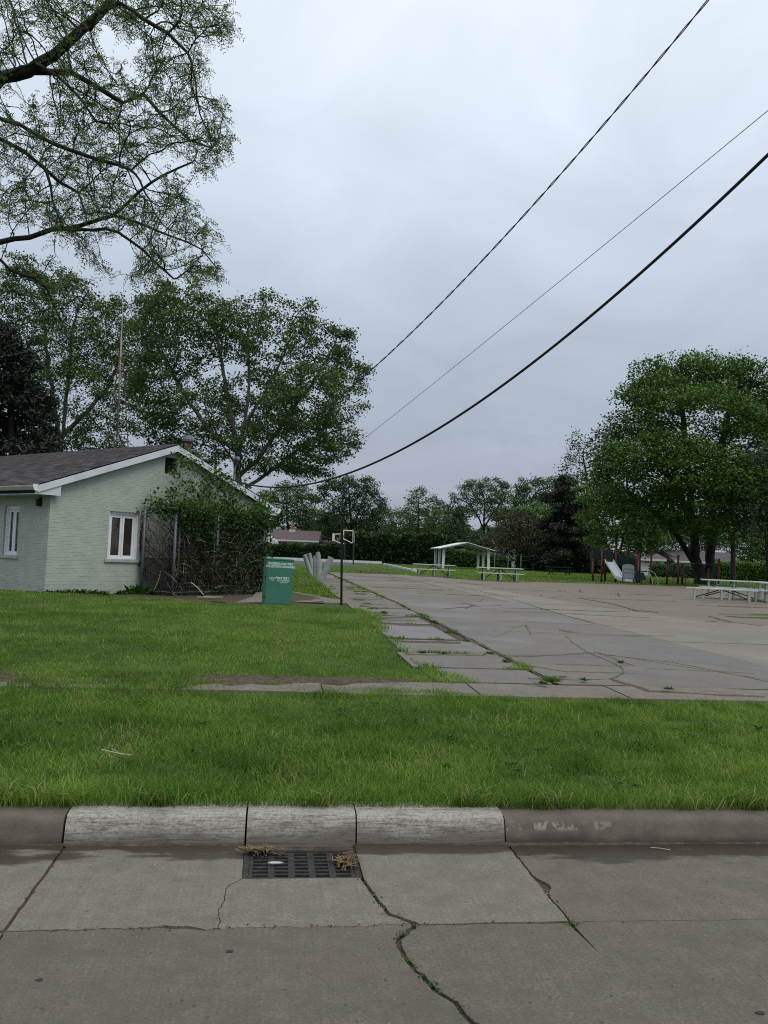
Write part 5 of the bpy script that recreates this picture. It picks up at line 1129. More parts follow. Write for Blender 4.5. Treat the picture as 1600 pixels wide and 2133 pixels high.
tree('willow_tree', 'pale feathery green tree cut off by the right picture edge', 54, [[(1603, 1214), (1600, 1150), (1600, 1080), (1610, 1000)], [(1601, 1130), (1585, 1060), (1575, 1000)]],
    [(1590, 985, 50, 55), (1570, 1060, 45, 60), (1640, 1000, 60, 80), (1625, 1080, 60, 60)], 800, .46, .15, 'bark_dark', 'lf_grey', tip=.014, expo=2.05, per=44, spread=.36, nleaf_gen=.05, droop=1.2, up=.2, grav=-.05)
tree('light_maple', 'bright green young tree behind the playground slide', 78, [[(1287, 1208), (1286, 1160), (1280, 1110), (1270, 1050)], [(1287, 1170), (1300, 1120), (1310, 1070)], [(1286, 1170), (1262, 1130), (1245, 1080)]],
    [(1255, 1040, 45, 45), (1240, 1090, 34, 40), (1290, 1080, 56, 50), (1320, 1120, 50, 36), (1275, 1130, 40, 30), (1345, 1100, 50, 45)], 820, .65, .26, 'bark_pale', 'lf_light', tip=.02, expo=2.1, per=16, spread=.42, nleaf_gen=.06, domes=(110, .6, 1.3, 150))
tree('thin_locust', 'airy locust with bare brown twigs left of the big maple', 96, [[(1232, 1200), (1230, 1080), (1222, 1000), (1215, 950)]],
    [(1212, 930, 40, 32), (1196, 972, 30, 34), (1235, 950, 40, 40), (1215, 1000, 40, 25)], 520, .7, .24, 'bark_dark', 'lf_mid', tip=.024, expo=2.15, per=12, spread=.4, nleaf_gen=.05, sides=5)
# ---- trees along the far side
far = 'trees along the far side of the park'
FT = [
 ('dark_tree', 'dark bristly tree directly above the basketball hoops', 150, [[(730, 1165), (731, 1100), (728, 1040)], [(731, 1110), (750, 1060)], [(731, 1110), (705, 1060)]], [(700, 1030, 40, 36), (745, 1025, 48, 40), (770, 1055, 34, 40), (720, 1075, 50, 40), (690, 1090, 36, 34), (765, 1090, 34, 24)], 700, .95, .50, 'bark_dark', 'lf_dark', 11, .42, .3),
 ('dark_tree', 'dark tree rising over the roof of the red brick house', 165, [[(600, 1165), (600, 1100), (598, 1060)]], [(600, 1050, 50, 48), (570, 1060, 45, 45), (630, 1055, 34, 40), (610, 1085, 50, 30), (555, 1095, 50, 40)], 560, 1.1, .6, 'bark_dark', 'lf_mid', 12, .6, .6),
 ('pale_tree', 'pale green loose tree behind the tall hedge', 175, [[(872, 1170), (872, 1100), (872, 1040)]], [(872, 1045, 28, 34), (900, 1065, 38, 34), (850, 1085, 50, 34), (890, 1095, 60, 30), (830, 1095, 30, 26)], 520, 1.0, .5, 'bark_dark', 'lf_mid', 8, .5, .5),
 ('leafy_tree', 'broad leafy tree right of the gap above the shelter', 165, [[(1008, 1170), (1008, 1100), (1010, 1040)], [(1008, 1100), (980, 1050)], [(1008, 1100), (1040, 1050)]], [(985, 1030, 36, 34), (1025, 1025, 40, 32), (1045, 1050, 32, 34), (1000, 1065, 56, 32), (950, 1055, 22, 22)], 620, .95, .5, 'bark_dark', 'lf_mid', 9, .42, .4),
 ('dark_bush_tree', 'dense dark tree behind the left half of the shelter', 128, [[(965, 1175), (965, 1130), (965, 1090)]], [(965, 1095, 36, 36), (940, 1125, 34, 32), (990, 1125, 34, 32), (965, 1150, 50, 26)], 480, .8, .42, 'bark_dark', 'lf_dark', 15, .5, .5),
 ('leafy_tree', 'leafy dark green tree left of the tall dark pine', 150, [[(1100, 1175), (1100, 1090), (1105, 1040)]], [(1098, 1022, 28, 28), (1125, 1020, 34, 26), (1150, 1015, 26, 24), (1110, 1050, 44, 24)], 420, .9, .48, 'bark_dark', 'lf_mid', 10, .42, .4),
 ('light_tree', 'bright yellow-green tree peeping over the brown juniper', 125, [[(1100, 1178), (1100, 1100), (1102, 1070)]], [(1075, 1078, 26, 18), (1110, 1068, 30, 20), (1140, 1072, 30, 18)], 260, .8, .42, 'bark_dark', 'lf_light', 12, .4, .4),
 ('shade_tree', 'shadowy tree filling the gap right of the pine', 110, [[(1205, 1192), (1205, 1130), (1203, 1080)]], [(1205, 1080, 40, 56), (1230, 1130, 40, 40), (1195, 1140, 40, 40)], 420, .8, .45, 'bark_dark', 'lf_dark', 13, .5, .5),
 ('backdrop_tree', 'dark tree behind the playground, left of the forked trunk', 125, [[(1370, 1195), (1370, 1140), (1370, 1090)]], [(1370, 1100, 70, 50), (1330, 1130, 50, 36), (1410, 1130, 50, 30)], 520, .9, .5, 'bark_dark', 'lf_mid', 13, .55, .5),
 ('backdrop_tree', 'green bushy tree behind the right hedge', 125, [[(1565, 1200), (1565, 1160), (1565, 1120)]], [(1565, 1130, 50, 46), (1610, 1120, 50, 60), (1540, 1160, 30, 24), (1590, 1170, 40, 24)], 520, .8, .45, 'bark_dark', 'lf_light', 13, .5, .5),
 ('backdrop_tree', 'dark tree behind the house right of the forked trunk', 150, [[(1470, 1190), (1470, 1140), (1470, 1100)]], [(1470, 1110, 70, 40), (1520, 1105, 50, 36)], 420, .95, .5, 'bark_dark', 'lf_mid', 12, .55, .5),
]
for k, (px_, lab_) in enumerate(((668, 'far green tree between the brick house and the bristly tree'), (815, 'far green tree at the right foot of the bristly tree'), (925, 'far green tree between the pale and the broad leafy tree'), (1068, 'far green tree between the broad leafy tree and the pine'), (1165, 'far green tree directly behind the dark pine'))):
    FT.append(('far_tree', lab_, 190, [[(px_, 1172), (px_, 1120), (px_, 1085)]], [(px_-18, 1085, 34, 32), (px_+20, 1092, 34, 30), (px_, 1120, 56, 30)], 330, 1.1, .6, 'bark_dark', 'lf_mid' if k % 2 else 'lf_light', 10, .55, .5))
for nm, lab, D, tr, lobes, na, st, lf, bk, lm, per, sp_, upn in FT:
    tree(nm, lab, D, tr, lobes, int(na*1.7), st*.85, lf*.58, bk, lm, far, tip=.03, expo=2.15, per=int(per*2.8), spread=sp_, nleaf_gen=.075, sides=4, up=upn, domes=(12, .7, 1.3, 100))
# juniper-like brown tree
tree('brown_juniper', 'brownish drooping juniper tree right of the shelter', 105, [[(1081, 1190), (1081, 1150), (1083, 1110), (1085, 1080)], [(1081, 1150), (1060, 1120)], [(1082, 1150), (1110, 1120)]],
    [(1075, 1085, 50, 26), (1050, 1120, 40, 34), (1105, 1110, 40, 30), (1120, 1135, 34, 30), (1075, 1130, 46, 30)], 560, .6, .24, 'bark_dark', 'lf_brown', None, tip=.022, expo=2.1, per=22, spread=.36, nleaf_gen=.06, droop=1.0, up=.2, sides=5)

def conifer(name, label, D, base, top, rx, n_whorl, lfmat, needle, seed, bare=0.12, droop=.25, per=34, group=None, irregular=.35, shape=.7):
    r = random.Random(seed); b = at(*base, D); b[2] = .3; t_ = at(*top, D); H = t_[2]-.3; e = empty(name, tuple(b), 0, label, 'tree', group); s_ = D/F
    m = MB(); m.tube([b, b + (t_-b)*.5, t_], [H*.018+.06, H*.012+.03, .02], 8); pts = []
    for i in range(n_whorl):
        f = bare + (1-bare)*(i+r.random()*.6)/n_whorl; c0 = b + (t_-b)*f; R_ = rx*s_*(1-f)**shape*(1 - irregular*r.random()) + .25
        for k in range(r.randint(3, 5)):
            a = r.random()*2*pi; L_ = R_*(.7+.45*r.random()); d = np.array([cos(a), sin(a), 0]); q1 = c0 + d*L_*.5 + np.array([0, 0, .06*L_]); q2 = c0 + d*L_ - np.array([0, 0, droop*L_*(.3+.8*r.random())])
            m.tube([c0, q1, q2], [.03+.012*L_, .02+.006*L_, .008], 4, False)
            kk = max(5, int(per*L_/2.2)); tt_ = .2 + .8*RNG.random(kk)**.7; bp = np.where(tt_[:, None] < .5, c0 + (q1-c0)*(tt_*2)[:, None], q1 + (q2-q1)*((tt_-.5)*2)[:, None])
            pts.append(np.repeat(bp, 5, 0) + RNG.normal(0, 1, (kk*5, 3))*np.array([.22, .22, .10])*(.6+.25*L_))
    m.build('trunk', M['bark_dark'], e, True, smooth=True); P = np.concatenate(pts)
    leaf_obj('crown', P, needle, lfmat, e, normal_up=.5, droop=.2, aspect=.28); return e
conifer('dark_pine', 'tall dark pine with bare twigs left of the playground', 100, (1184, 1192), (1176, 990), 105, 30, 'lf_pine', .40, 3, .12, -.02, 60, None, .7, .5)
conifer('dark_spruce', 'almost black spruce at the left edge behind the roof', 36, (40, 1190), (10, 672), 165, 34, 'lf_spruce', .26, 5, .08, .22, 60)
conifer('dark_spruce', 'dark spruce low behind the ridge, right of the taller one', 46, (95, 1190), (88, 800), 90, 26, 'lf_spruce', .28, 8, .10, .2, 46)

# ---- hedges: a thicket of sprays over inner stems
def hedge(name, label, A, B, h0, h1, thick, n, size, lfmat, cat='hedge', cone=False, z0=.3):
    A, B = np.array(A, float), np.array(B, float); L_ = np.linalg.norm(B-A); d = (B-A)/L_; nn = np.array([-d[1], d[0]]); e = empty(name, (*((A+B)/2), .35), 0, label, cat)
    u = RNG.random(n)*L_; hh = h0 + (h1-h0)*u/L_ + .9*(vnoise(u, 0*u, 1.6, 3)-.5)*h0*.40 + .6*(vnoise(u, 0*u, .6, 5)-.5)
    f = RNG.random(n)**.75; side = np.where(RNG.random(n) < .75, -1, 1)*(thick/2)*np.sqrt(1-.55*f**3)*(.72 + .4*vnoise(u, f*6, .8, 7)) ; topm = RNG.random(n) < .16
    side = np.where(topm, (RNG.random(n)*2-1)*thick*.35, side); f = np.where(topm, .93 + .1*RNG.random(n), f)
    P = np.stack([A[0] + d[0]*u + nn[0]*side, A[1] + d[1]*u + nn[1]*side, z0 + f*hh], 1) + RNG.normal(0, .07, (n, 3))
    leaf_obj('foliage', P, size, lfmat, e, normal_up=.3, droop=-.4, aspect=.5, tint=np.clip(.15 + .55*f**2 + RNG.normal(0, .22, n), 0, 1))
    m = MB(); r = random.Random(2)
    for i in range(int(L_/1.1)):
        q = A + d*(i+.5)*1.1; m.tube([(q[0], q[1], .2), (q[0]+r.uniform(-.1, .1), q[1], .35+h0*.5), (q[0]+r.uniform(-.3, .3), q[1]+r.uniform(-.2, .2), .35+h0*.85)], [.07, .05, .02], 5, False)
    # dense inner twigs
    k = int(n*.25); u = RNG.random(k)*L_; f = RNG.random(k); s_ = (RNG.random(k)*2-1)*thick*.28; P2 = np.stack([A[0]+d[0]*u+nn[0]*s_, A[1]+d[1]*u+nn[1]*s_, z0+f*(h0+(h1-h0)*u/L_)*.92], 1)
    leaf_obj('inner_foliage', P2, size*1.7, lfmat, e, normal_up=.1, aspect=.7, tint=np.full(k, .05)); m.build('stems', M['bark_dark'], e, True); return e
b2 = lambda px, py, D: at(px, py, D)[:2]
fw = hedge('far_wood', 'distant continuous belt of green trees behind the park', b2(640, 1160, 205), b2(1215, 1160, 200), 8.0, 8.6, 6.0, 15000, .75, 'lf_mid', 'wood'); fw['kind'] = 'stuff'
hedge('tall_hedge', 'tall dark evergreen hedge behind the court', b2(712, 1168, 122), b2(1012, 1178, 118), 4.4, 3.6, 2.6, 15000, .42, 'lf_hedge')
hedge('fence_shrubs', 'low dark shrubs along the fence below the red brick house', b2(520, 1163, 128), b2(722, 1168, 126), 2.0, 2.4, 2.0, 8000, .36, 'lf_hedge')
hedge('clipped_hedge', 'vine covered green hedge behind the right picnic tables', b2(1480, 1207, 96), b2(1680, 1218, 90), 2.0, 2.2, 1.8, 7000, .30, 'lf_light')
hedge('low_shrubs', 'shrubs in front of the white garage by the playground', b2(1358, 1203, 98), b2(1452, 1207, 98), 1.5, 1.4, 1.6, 2600, .30, 'lf_mid')
hedge('shade_thicket', 'dark thicket under the trees behind the dark picnic table', b2(1085, 1187, 112), b2(1255, 1193, 104), 3.4, 3.0, 3.0, 8000, .42, 'lf_dark')
hedge('shelter_bushes', 'green bushes seen through the open shelter', b2(925, 1178, 116), b2(1062, 1183, 114), 2.6, 1.5, 2.0, 4200, .36, 'lf_mid')
hedge('back_thicket', 'dark thicket closing the view right of the playground', b2(1250, 1197, 125), b2(1420, 1202, 122), 3.2, 2.4, 2.6, 6000, .42, 'lf_dark')
# wooden fence under the brick house, chain link by the garage
fe = empty('board_fence', (*b2(620, 1165, 131), .35), 0, 'weathered brown board fence below the red brick house', 'fence')
pa, pb2 = np.array([*b2(545, 1163, 131)]), np.array([*b2(700, 1167, 131)]); nbd = 62
for i in range(nbd):
    q0 = pa + (pb2-pa)*i/nbd; q1 = pa + (pb2-pa)*(i+.93)/nbd; hb = 1.95 + .05*random.random(); MB().add([(*q0, .3), (*q1, .3), (*q1, .3+hb), (*q0, .3+hb), (q0[0], q0[1]+.03, .3), (q1[0], q1[1]+.03, .3), (q1[0], q1[1]+.03, .3+hb), (q0[0], q0[1]+.03, .3+hb)], [(0, 1, 2, 3), (7, 6, 5, 4), (1, 5, 6, 2), (4, 0, 3, 7), (3, 2, 6, 7)]).build('board', M['timber'], fe, True)
fe2 = empty('wire_fence', (*b2(1080, 1186, 108), .35), 0, 'wire fence with pale posts behind the brown juniper', 'fence')
for px in (1030, 1058, 1084.5, 1110.5, 1136):
    q = b2(px, 1186, 109); MB().tube([(*q, .2), (*q, 2.55)], .055, 6).build('post', M['steel_pale'], fe2, True)
qa, qb = b2(1026, 1185, 109), b2(1140, 1188, 109)
for z in (.6, 1.6, 2.2): MB().tube([(*qa, z), (*qb, z)], .022, 4).build('wire', M['steel_dark'], fe2, True)

# ---- sapling growing out of the enclosure
sap = empty('maple_sapling', tuple(bw(4.6, -.55, -.1)), 0, 'bright green maple sapling growing above the fenced enclosure', 'sapling')
A = np.concatenate([RNG.normal(0, 1, (80, 3))*[.42, .22, .36] + [4.7, -.6, 2.75], RNG.normal(0, 1, (34, 3))*[.3, .2, .16] + [5.35, -.6, 2.45], RNG.normal(0, 1, (60, 3))*[.34, .2, .26] + [5.2, -.55, 3.05], RNG.normal(0, 1, (26, 3))*[.25, .2, .2] + [5.6, -.5, 2.75], RNG.normal(0, 1, (45, 3))*[.3, .2, .35] + [4.35, -.6, 3.35], RNG.normal(0, 1, (26, 3))*[.35, .2, .3] + [3.6, -.5, 2.6], RNG.normal(0, 1, (18, 3))*[.18, .15, .25] + [3.75, -.45, 3.5], RNG.normal(0, 1, (40, 3))*[.4, .2, .3] + [4.3, -.6, 2.3]])
st0 = [bw(4.6, -.55, -.2), bw(4.6, -.55, .3), bw(4.65, -.55, .8), bw(4.6, -.6, 1.3), bw(4.65, -.6, 1.8), bw(4.7, -.6, 2.2)]
P, pr = grow(st0, [-1, 0, 1, 2, 3, 4], bwv(A), .16, .17, 80); r = radii(P, pr, .004, 2.2); me = wood_mesh('trunk', P, pr, r, 'bark_locust', 5); link(bpy.data.objects.new('trunk', me), sap, True)
tips = P[r < .008]; C_ = np.repeat(tips, 8, 0) + RNG.normal(0, .10, (len(tips)*8, 3)); leaf_obj('crown', C_, .10, 'lf_vine', sap, normal_up=.5, droop=.8, tint=np.clip(RNG.normal(.62, .22, len(C_)), 0, 1))

# ---- the overhanging honey locust, trunk outside the picture on the left
LD = 12.5
limbs = [
 [(-330, 1290), (-320, 1000), (-300, 700), (-290, 500), (-285, 380)],
 [(-285, 380), (-150, 280), (0, 165, .2), (60, 145, .2), (110, 115), (165, 65, -.2), (215, 20, -.3), (270, -50, -.3), (330, -150)],
 [(60, 145, .2), (150, 150, .5), (205, 185, .7), (255, 216, .8), (300, 195, .8), (335, 235, .9), (395, 290, 1.0), (440, 310, 1.1)],
 [(0, 165, .2), (70, 130, -.8), (120, 160, -.9), (170, 205, -1), (200, 250, -1)],
 [(-290, 500), (-150, 350, -.5), (0, 290, -.5), (50, 315, -.5), (95, 352, -.4), (120, 380, -.3), (165, 400, -.2), (180, 445, -.1)],
 [(110, 365, -.4), (110, 420, -.6), (130, 470, -.6)],
 [(-290, 520), (-150, 510, .6), (0, 508, .8), (60, 492, .9), (110, 480, 1), (180, 465, 1), (235, 450, 1), (290, 400, 1.1), (340, 365, 1.2), (400, 335, 1.3)],
 [(110, 480, 1), (170, 478, .6), (220, 476, .4), (270, 500, .3), (320, 545, .2), (360, 580, .1)],
 [(235, 450, 1), (290, 465, 1.4), (350, 490, 1.6), (420, 520, 1.7), (450, 560, 1.7)],
 [(-290, 560), (-120, 480, 1.6), (0, 540, 1.8), (18, 562, 1.8), (45, 575, 1.8), (70, 578, 1.8), (95, 600, 1.9), (115, 635, 2), (128, 670, 2)],
 [(165, 65, -.2), (190, 60, -.8), (205, 30, -.9), (250, 10, -1), (300, 40, -1.1), (350, 70, -1.2), (390, 110, -1.3)],
 [(0, 165, .2), (-20, 240, -.8), (40, 260, -1.0), (110, 300, -1.2), (200, 330, -1.2), (250, 345, -1.2)],
]
init, par, rmin = [], [], []
LR = [(.25, .17), (.15, .035), (.05, .01), (.035, .008), (.065, .018), (.02, .006), (.06, .015), (.022, .006), (.02, .005), (.05, .018), (.035, .008), (.03, .006)]
for li, tr in enumerate(limbs):
    pts = [at(q[0], q[1], LD + (q[2] if len(q) > 2 else 0)) for q in tr]
    if li == 0: pts[0][2] = .25; init.append(pts[0]); par.append(-1); prev = 0; rmin.append(.25)
    else: prev = int(np.linalg.norm(np.array(init) - pts[0], axis=1).argmin())
    last = init[prev]; n0 = len(init)
    for q in pts[1:]:
        k = max(1, int(np.linalg.norm(q-last)/.22))
        for i in range(1, k+1): init.append(last + (q-last)*i/k + RNG.normal(0, .012, 3)); par.append(prev); prev = len(init)-1
        last = q
    rmin += list(np.linspace(*LR[li], len(init)-n0))
# attractors: crown region sampled by its outline, with depth
poly = [(-230, -130), (470, -130), (488, 20), (492, 75), (425, 90), (440, 150), (410, 180), (470, 215), (495, 290), (490, 335), (410, 370), (400, 420), (440, 470), (475, 505), (450, 530), (475, 580), (395, 600), (330, 585), (250, 590), (180, 560), (150, 500), (60, 470), (-20, 455), (-230, 430)]
def inpoly(x, y):
    c = np.zeros(len(x), bool); n = len(poly)
    for i in range(n):
        (x1, y1), (x2, y2) = poly[i], poly[i-1]; c ^= ((y1 > y) != (y2 > y)) & (x < (x2-x1)*(y-y1)/(y2-y1+1e-9) + x1)
    return c
px = RNG.uniform(-230, 500, 30000); py = RNG.uniform(-130, 600, 30000); ok = inpoly(px, py) & (RNG.random(30000) < np.where(px < 0, .3, 1.0)) & (.6*vnoise(px, py, 48, 21) + .4*vnoise(px, py, 17, 23) > .43); px, py = px[ok][:5600], py[ok][:5600]
A = np.array([at(a, b, LD + d) for a, b, d in zip(px, py, RNG.uniform(-1.9, 2.2, len(px)))])
A = np.concatenate([A, np.array([at(RNG.normal(110, 38), RNG.normal(640, 36), LD + 1.9 + RNG.normal(0, .3)) for _ in range(90)])])
P, pr = grow(init, par, A, .115, .10, 170, grav=-.08, jitter=.13); r = radii(P, pr, .0034, 2.45); r[:len(rmin)] = np.maximum(r[:len(rmin)], rmin)
loc = empty('honey_locust', tuple(init[0]), 0, 'overhanging honey locust with dark branches and feathery leaves, top left', 'tree')
me = wood_mesh('trunk', P, pr, r, 'bark_locust', 6); link(bpy.data.objects.new('trunk', me), loc, True)
# compound leaves: a curved stalk with leaflet pairs
tw = np.where((r < .0105) & (pr >= 0))[0]; k = len(tw); rep = 3; idx_ = np.repeat(tw, rep); n = len(idx_)
keep = RNG.random(n) < .60; idx_ = idx_[keep]; n = len(idx_)
d0 = P[idx_] - P[pr[idx_]]; d0 /= np.linalg.norm(d0, axis=1)[:, None] + 1e-9; d0 = d0*.5 + RNG.normal(0, .6, (n, 3)); d0[:, 2] += .1; d0 /= np.linalg.norm(d0, axis=1)[:, None]
Lr = .06 + .09*RNG.random(n); V = []; side = np.cross(d0, RNG.normal(0, 1, (n, 3))); side /= np.linalg.norm(side, axis=1)[:, None]; nr = np.cross(side, d0); NP = 4
b0 = P[idx_] + RNG.normal(0, .02, (n, 3)); quads = []
for j in range(NP):
    f = (j+1)/NP; c0 = b0 + d0*(Lr*f)[:, None] - np.array([0, 0, 1])*(Lr*.5*f*f)[:, None]
    for sg in (-1, 1):
        ll = (Lr*.42*(1-.3*f))[:, None]; ax = side*sg*.85 + d0*.45 + RNG.normal(0, .15, (n, 3)); w = np.cross(nr, ax)*.17
        quads.append(np.stack([c0, c0 + ax*ll*.5 + w*ll, c0 + ax*ll, c0 + ax*ll*.5 - w*ll], 1))
Q = np.stack(quads, 1).reshape(-1, 3); nq = len(Q)//4; me = np_mesh('crown', Q, np.arange(nq*4).reshape(-1, 4), 4); me.materials.append(M['lf_locust'])
set_tint(me, np.repeat(np.clip(RNG.normal(.5, .22, n), 0, 1), NP*2*4)); link(bpy.data.objects.new('crown', me), loc, True)

# ================================================================== GRASS
def blades(name, x, y, h, w, tint, z=None, lean=.5, parent=None, mat='grass', dirbias=None):
    n = len(x); a = RNG.random(n)*2*pi; ld = RNG.random(n)*2*pi; ln = lean*h*(.3+RNG.random(n))
    z = T(x, y) if z is None else z
    dx, dy = np.cos(ld)*ln, np.sin(ld)*ln
    if dirbias is not None: dx = dx + dirbias[0]*h; dy = dy + dirbias[1]*h
    ux, uy = np.cos(a)*w/2, np.sin(a)*w/2
    b = np.stack([x, y, z-.01], 1); side = np.stack([ux, uy, 0*ux], 1)
    mid = b + np.stack([dx*.35, dy*.35, h*.6], 1); tip = b + np.stack([dx, dy, h*np.sqrt(np.clip(1-(lean*.6)**2, .3, 1))], 1)
    V = np.stack([b-side, b+side, mid-side*.75, mid+side*.75, tip], 1).reshape(-1, 3)
    i = np.arange(n)[:, None]*5; Fc = np.concatenate([i+[0, 1, 3], i+[0, 3, 2], i+[2, 3, 4]], 1).reshape(-1, 3)
    me = np_mesh(name, V, Fc, 3); set_tint(me, np.repeat(np.clip(tint, 0, 1), 5)); me.materials.append(M[mat])
    o = bpy.data.objects.new(name, me); return link(o, parent)
def grass_tint(x, y, seed=0):
    n = len(x); t = .12 + .55*RNG.random(n) + .50*(vnoise(x, y, .8, 2+seed)-.5) + .40*(vnoise(x, y, .22, 3+seed)-.5)
    dry = RNG.random(n) < .03 + .22*np.clip(vnoise(x, y, .55, 6+seed)-.62, 0, 1)*3
    return np.where(dry, .80 + .2*RNG.random(n), np.clip(t, 0, .78))
# verge
n = 232000; x = RNG.uniform(-4.2, 7.6, n); y = 4.665 + 3.72*RNG.random(n)**1.12
keep = (vnoise(x, y, .3, 1) + .8*RNG.random(n) > .34)
keep &= ~((((x-3.63)/.30)**2 + ((y-6.86)/.14)**2) < 1 - .5*RNG.random(n))
for bx, by, br in ((2.15, 5.25, .13), (1.55, 5.2, .10), (.55, 5.6, .12), (-.25, 5.35, .10), (2.6, 5.6, .2), (-.9, 5.2, .12)):
    keep &= ~(((x-bx)**2 + ((y-by)*1.6)**2 < br*br) & (RNG.random(n) < .7))
keep &= y < 7.78 + .16*(vnoise(x, 0*x, .4, 7)-.5) + .36*smooth(2.6, 1.0, x) + .10*smooth(.3, -.6, x)
x, y = x[keep], y[keep]; h = (.028 + .055*RNG.random(len(x)))*(.75 + .5*vnoise(x, y, .45, 4))
h *= np.where(y < 4.95, 1.25, 1)*(1 + .4*smooth(.66, .85, vnoise(x, y, .28, 17)))
z = T(x, y); z = np.where(y < 4.78, .145, z)
tt = grass_tint(x, y) - .10*smooth(5.1, 4.75, y) - .12*smooth(.66, .85, vnoise(x, y, .28, 17))
tag(blades('verge_grass', x, y, h, .0035 + .0035*RNG.random(len(x)), tt, z, .75), 'lush mown grass on the verge behind the kerb', 'grass', kind='stuff')
# broad-leaved weeds and clippings in the verge
k = 150; cx_, cy_ = RNG.uniform(-3.6, 6.6, k), 4.85 + 2.5*RNG.random(k)**1.3; ok = vnoise(cx_, cy_, .7, 81) > .45; cx_, cy_ = cx_[ok], cy_[ok]; k = len(cx_); nl = 14; a = RNG.random((k, nl))*2*pi; ln = (.022 + .03*RNG.random((k, 1)))*(.6 + .6*RNG.random((k, nl))); el = .25 + .5*RNG.random((k, nl))
dv_ = np.stack([np.cos(a)*np.cos(el), np.sin(a)*np.cos(el), np.sin(el)], 2); sd_ = np.stack([-np.sin(a), np.cos(a), 0*a], 2); b_ = np.stack([cx_, cy_, T(cx_, cy_) + .035], 1)[:, None, :] + RNG.normal(0, .018, (k, nl, 3))*[1, 1, .4]
V = np.stack([b_, b_ + dv_*ln[..., None]*.55 + sd_*ln[..., None]*.28, b_ + dv_*ln[..., None] - np.array([0, 0, .3])*ln[..., None], b_ + dv_*ln[..., None]*.55 - sd_*ln[..., None]*.28], 2).reshape(-1, 3)
me = np_mesh('verge_weeds', V, np.arange(len(V)).reshape(-1, 4), 4); set_tint(me, np.repeat(RNG.random(len(V)//4), 4)); me.materials.append(M['weed']); tag(link(bpy.data.objects.new('verge_weeds', me)), 'low broad-leaved weeds scattered through the verge grass', 'weeds', kind='stuff')
n = 900; x = RNG.uniform(-3.5, 6, n); y = RNG.uniform(4.8, 7.6, n); tag(blades('grass_clippings', x, y, .008 + .012*RNG.random(n), .003 + .002*RNG.random(n), RNG.random(n), T(x, y) + .055, 4.0, mat='straw'), 'dry clippings lying on the verge grass', 'clippings', kind='stuff')
# longer fringe hanging over the kerb
n = 9500; x = RNG.uniform(-4.2, 7.6, n); keep = RNG.random(n) < 1.5*(vnoise(x, 0*x, .22, 9)-.25); x = x[keep]; n = len(x); y = 4.69 - .05*vnoise(x, 0*x, .35, 19) + .12*RNG.random(n)
tag(blades('kerb_fringe_grass', x, y, .07 + .10*RNG.random(n), .005 + .004*RNG.random(n), np.where(RNG.random(n) < .3, .86 + .14*RNG.random(n), .3*RNG.random(n) + .2), np.full(n, .142), .9, dirbias=(0, -.45)), 'longer ragged grass leaning over the kerb', 'grass', kind='stuff')
# thatch lying on the kerb edge
n = 2600; x = RNG.uniform(-4, 7, n); keep = RNG.random(n) < vnoise(x, 0*x, .5, 12); x = x[keep]; n = len(x); y = 4.66 + .10*RNG.random(n)
o = blades('dry_thatch', x, y, .012 + .02*RNG.random(n), .003 + .002*RNG.random(n), RNG.random(n), np.full(n, .148), 3.5, mat='straw'); tag(o, 'dead straw thatch along the kerb top', 'straw', kind='stuff')
# lawn
n = 220000; x = RNG.uniform(-11, 2.5, n); y = 8.28 + 12.7*RNG.random(n)**1.35
keep = (x < edge_x(y) - .02 + .10*RNG.normal(0, 1, n)*(RNG.random(n) < .3)) & (y < 20.22 - .30*(x+5.5) + .14*(vnoise(x, 0*x, .4, 2)-.5)) & (np.abs(x+1.2) < 2.4 + .40*y) & (vnoise(x, y, .45, 5) + .8*RNG.random(n) > .3)
keep &= ~((x > -1) & (y > 19.72 + .1*vnoise(x, 0*x, .3, 1)))
over = (y < 8.50 + .18*vnoise(x, 0*x, .3, 4)) & (x > -1.35) & (x < 1.8); keep &= ~over; keep &= (y > 8.42 + .2*(vnoise(x, 0*x, .35, 24)-.5)) | (x < -1.3)
x, y = x[keep], y[keep]
n2 = 34000; xo = RNG.uniform(-9, 1.0, n2); yo = RNG.uniform(7.7, 8.75, n2); ok = (vnoise(xo, 0*yo, .8, 41) + .35*vnoise(xo, yo, .2, 43) > .80) & (xo < .1) | ((np.abs(xo+1.85) < .45 + .3*vnoise(xo, yo, .3, 3)) & (RNG.random(n2) < .9)); ok &= RNG.random(n2) < .8; x = np.concatenate([x, xo[ok]]); y = np.concatenate([y, yo[ok]])
h = (.028 + .042*RNG.random(len(x)))*(.75 + .5*vnoise(x, y, .7, 8))
tt = grass_tint(x, y, 3) + .05*smooth(9, 16, y)
tag(blades('lawn_grass', x, y, h, .004 + .0055*RNG.random(len(x))*(1+.10*(y-8)), tt, T(x, y) + .034*((x > 1.7) | (y < 8.6)), .7), 'green lawn in front of the pale brick building', 'grass', kind='stuff')
# dry tuft line on the pavement's back edge
n = 14000; x = RNG.uniform(-7, 1.9, n); y = 8.25 + .5*RNG.random(n); keep = RNG.random(n) < vnoise(x, 0*x, .35, 14)*1.1*smooth(1.95, 1.2, x) + .4*np.exp(-((x-.0)/.35)**2); x, y = x[keep], y[keep]; n = len(x)
o = blades('dead_edge_grass', x, y, .02 + .05*RNG.random(n), .005 + .003*RNG.random(n), np.where(RNG.random(n) < .6, RNG.random(n), .3), None, 1.2, mat='straw'); tag(o, 'yellow dead grass along the edge of the pavement', 'grass', kind='stuff')
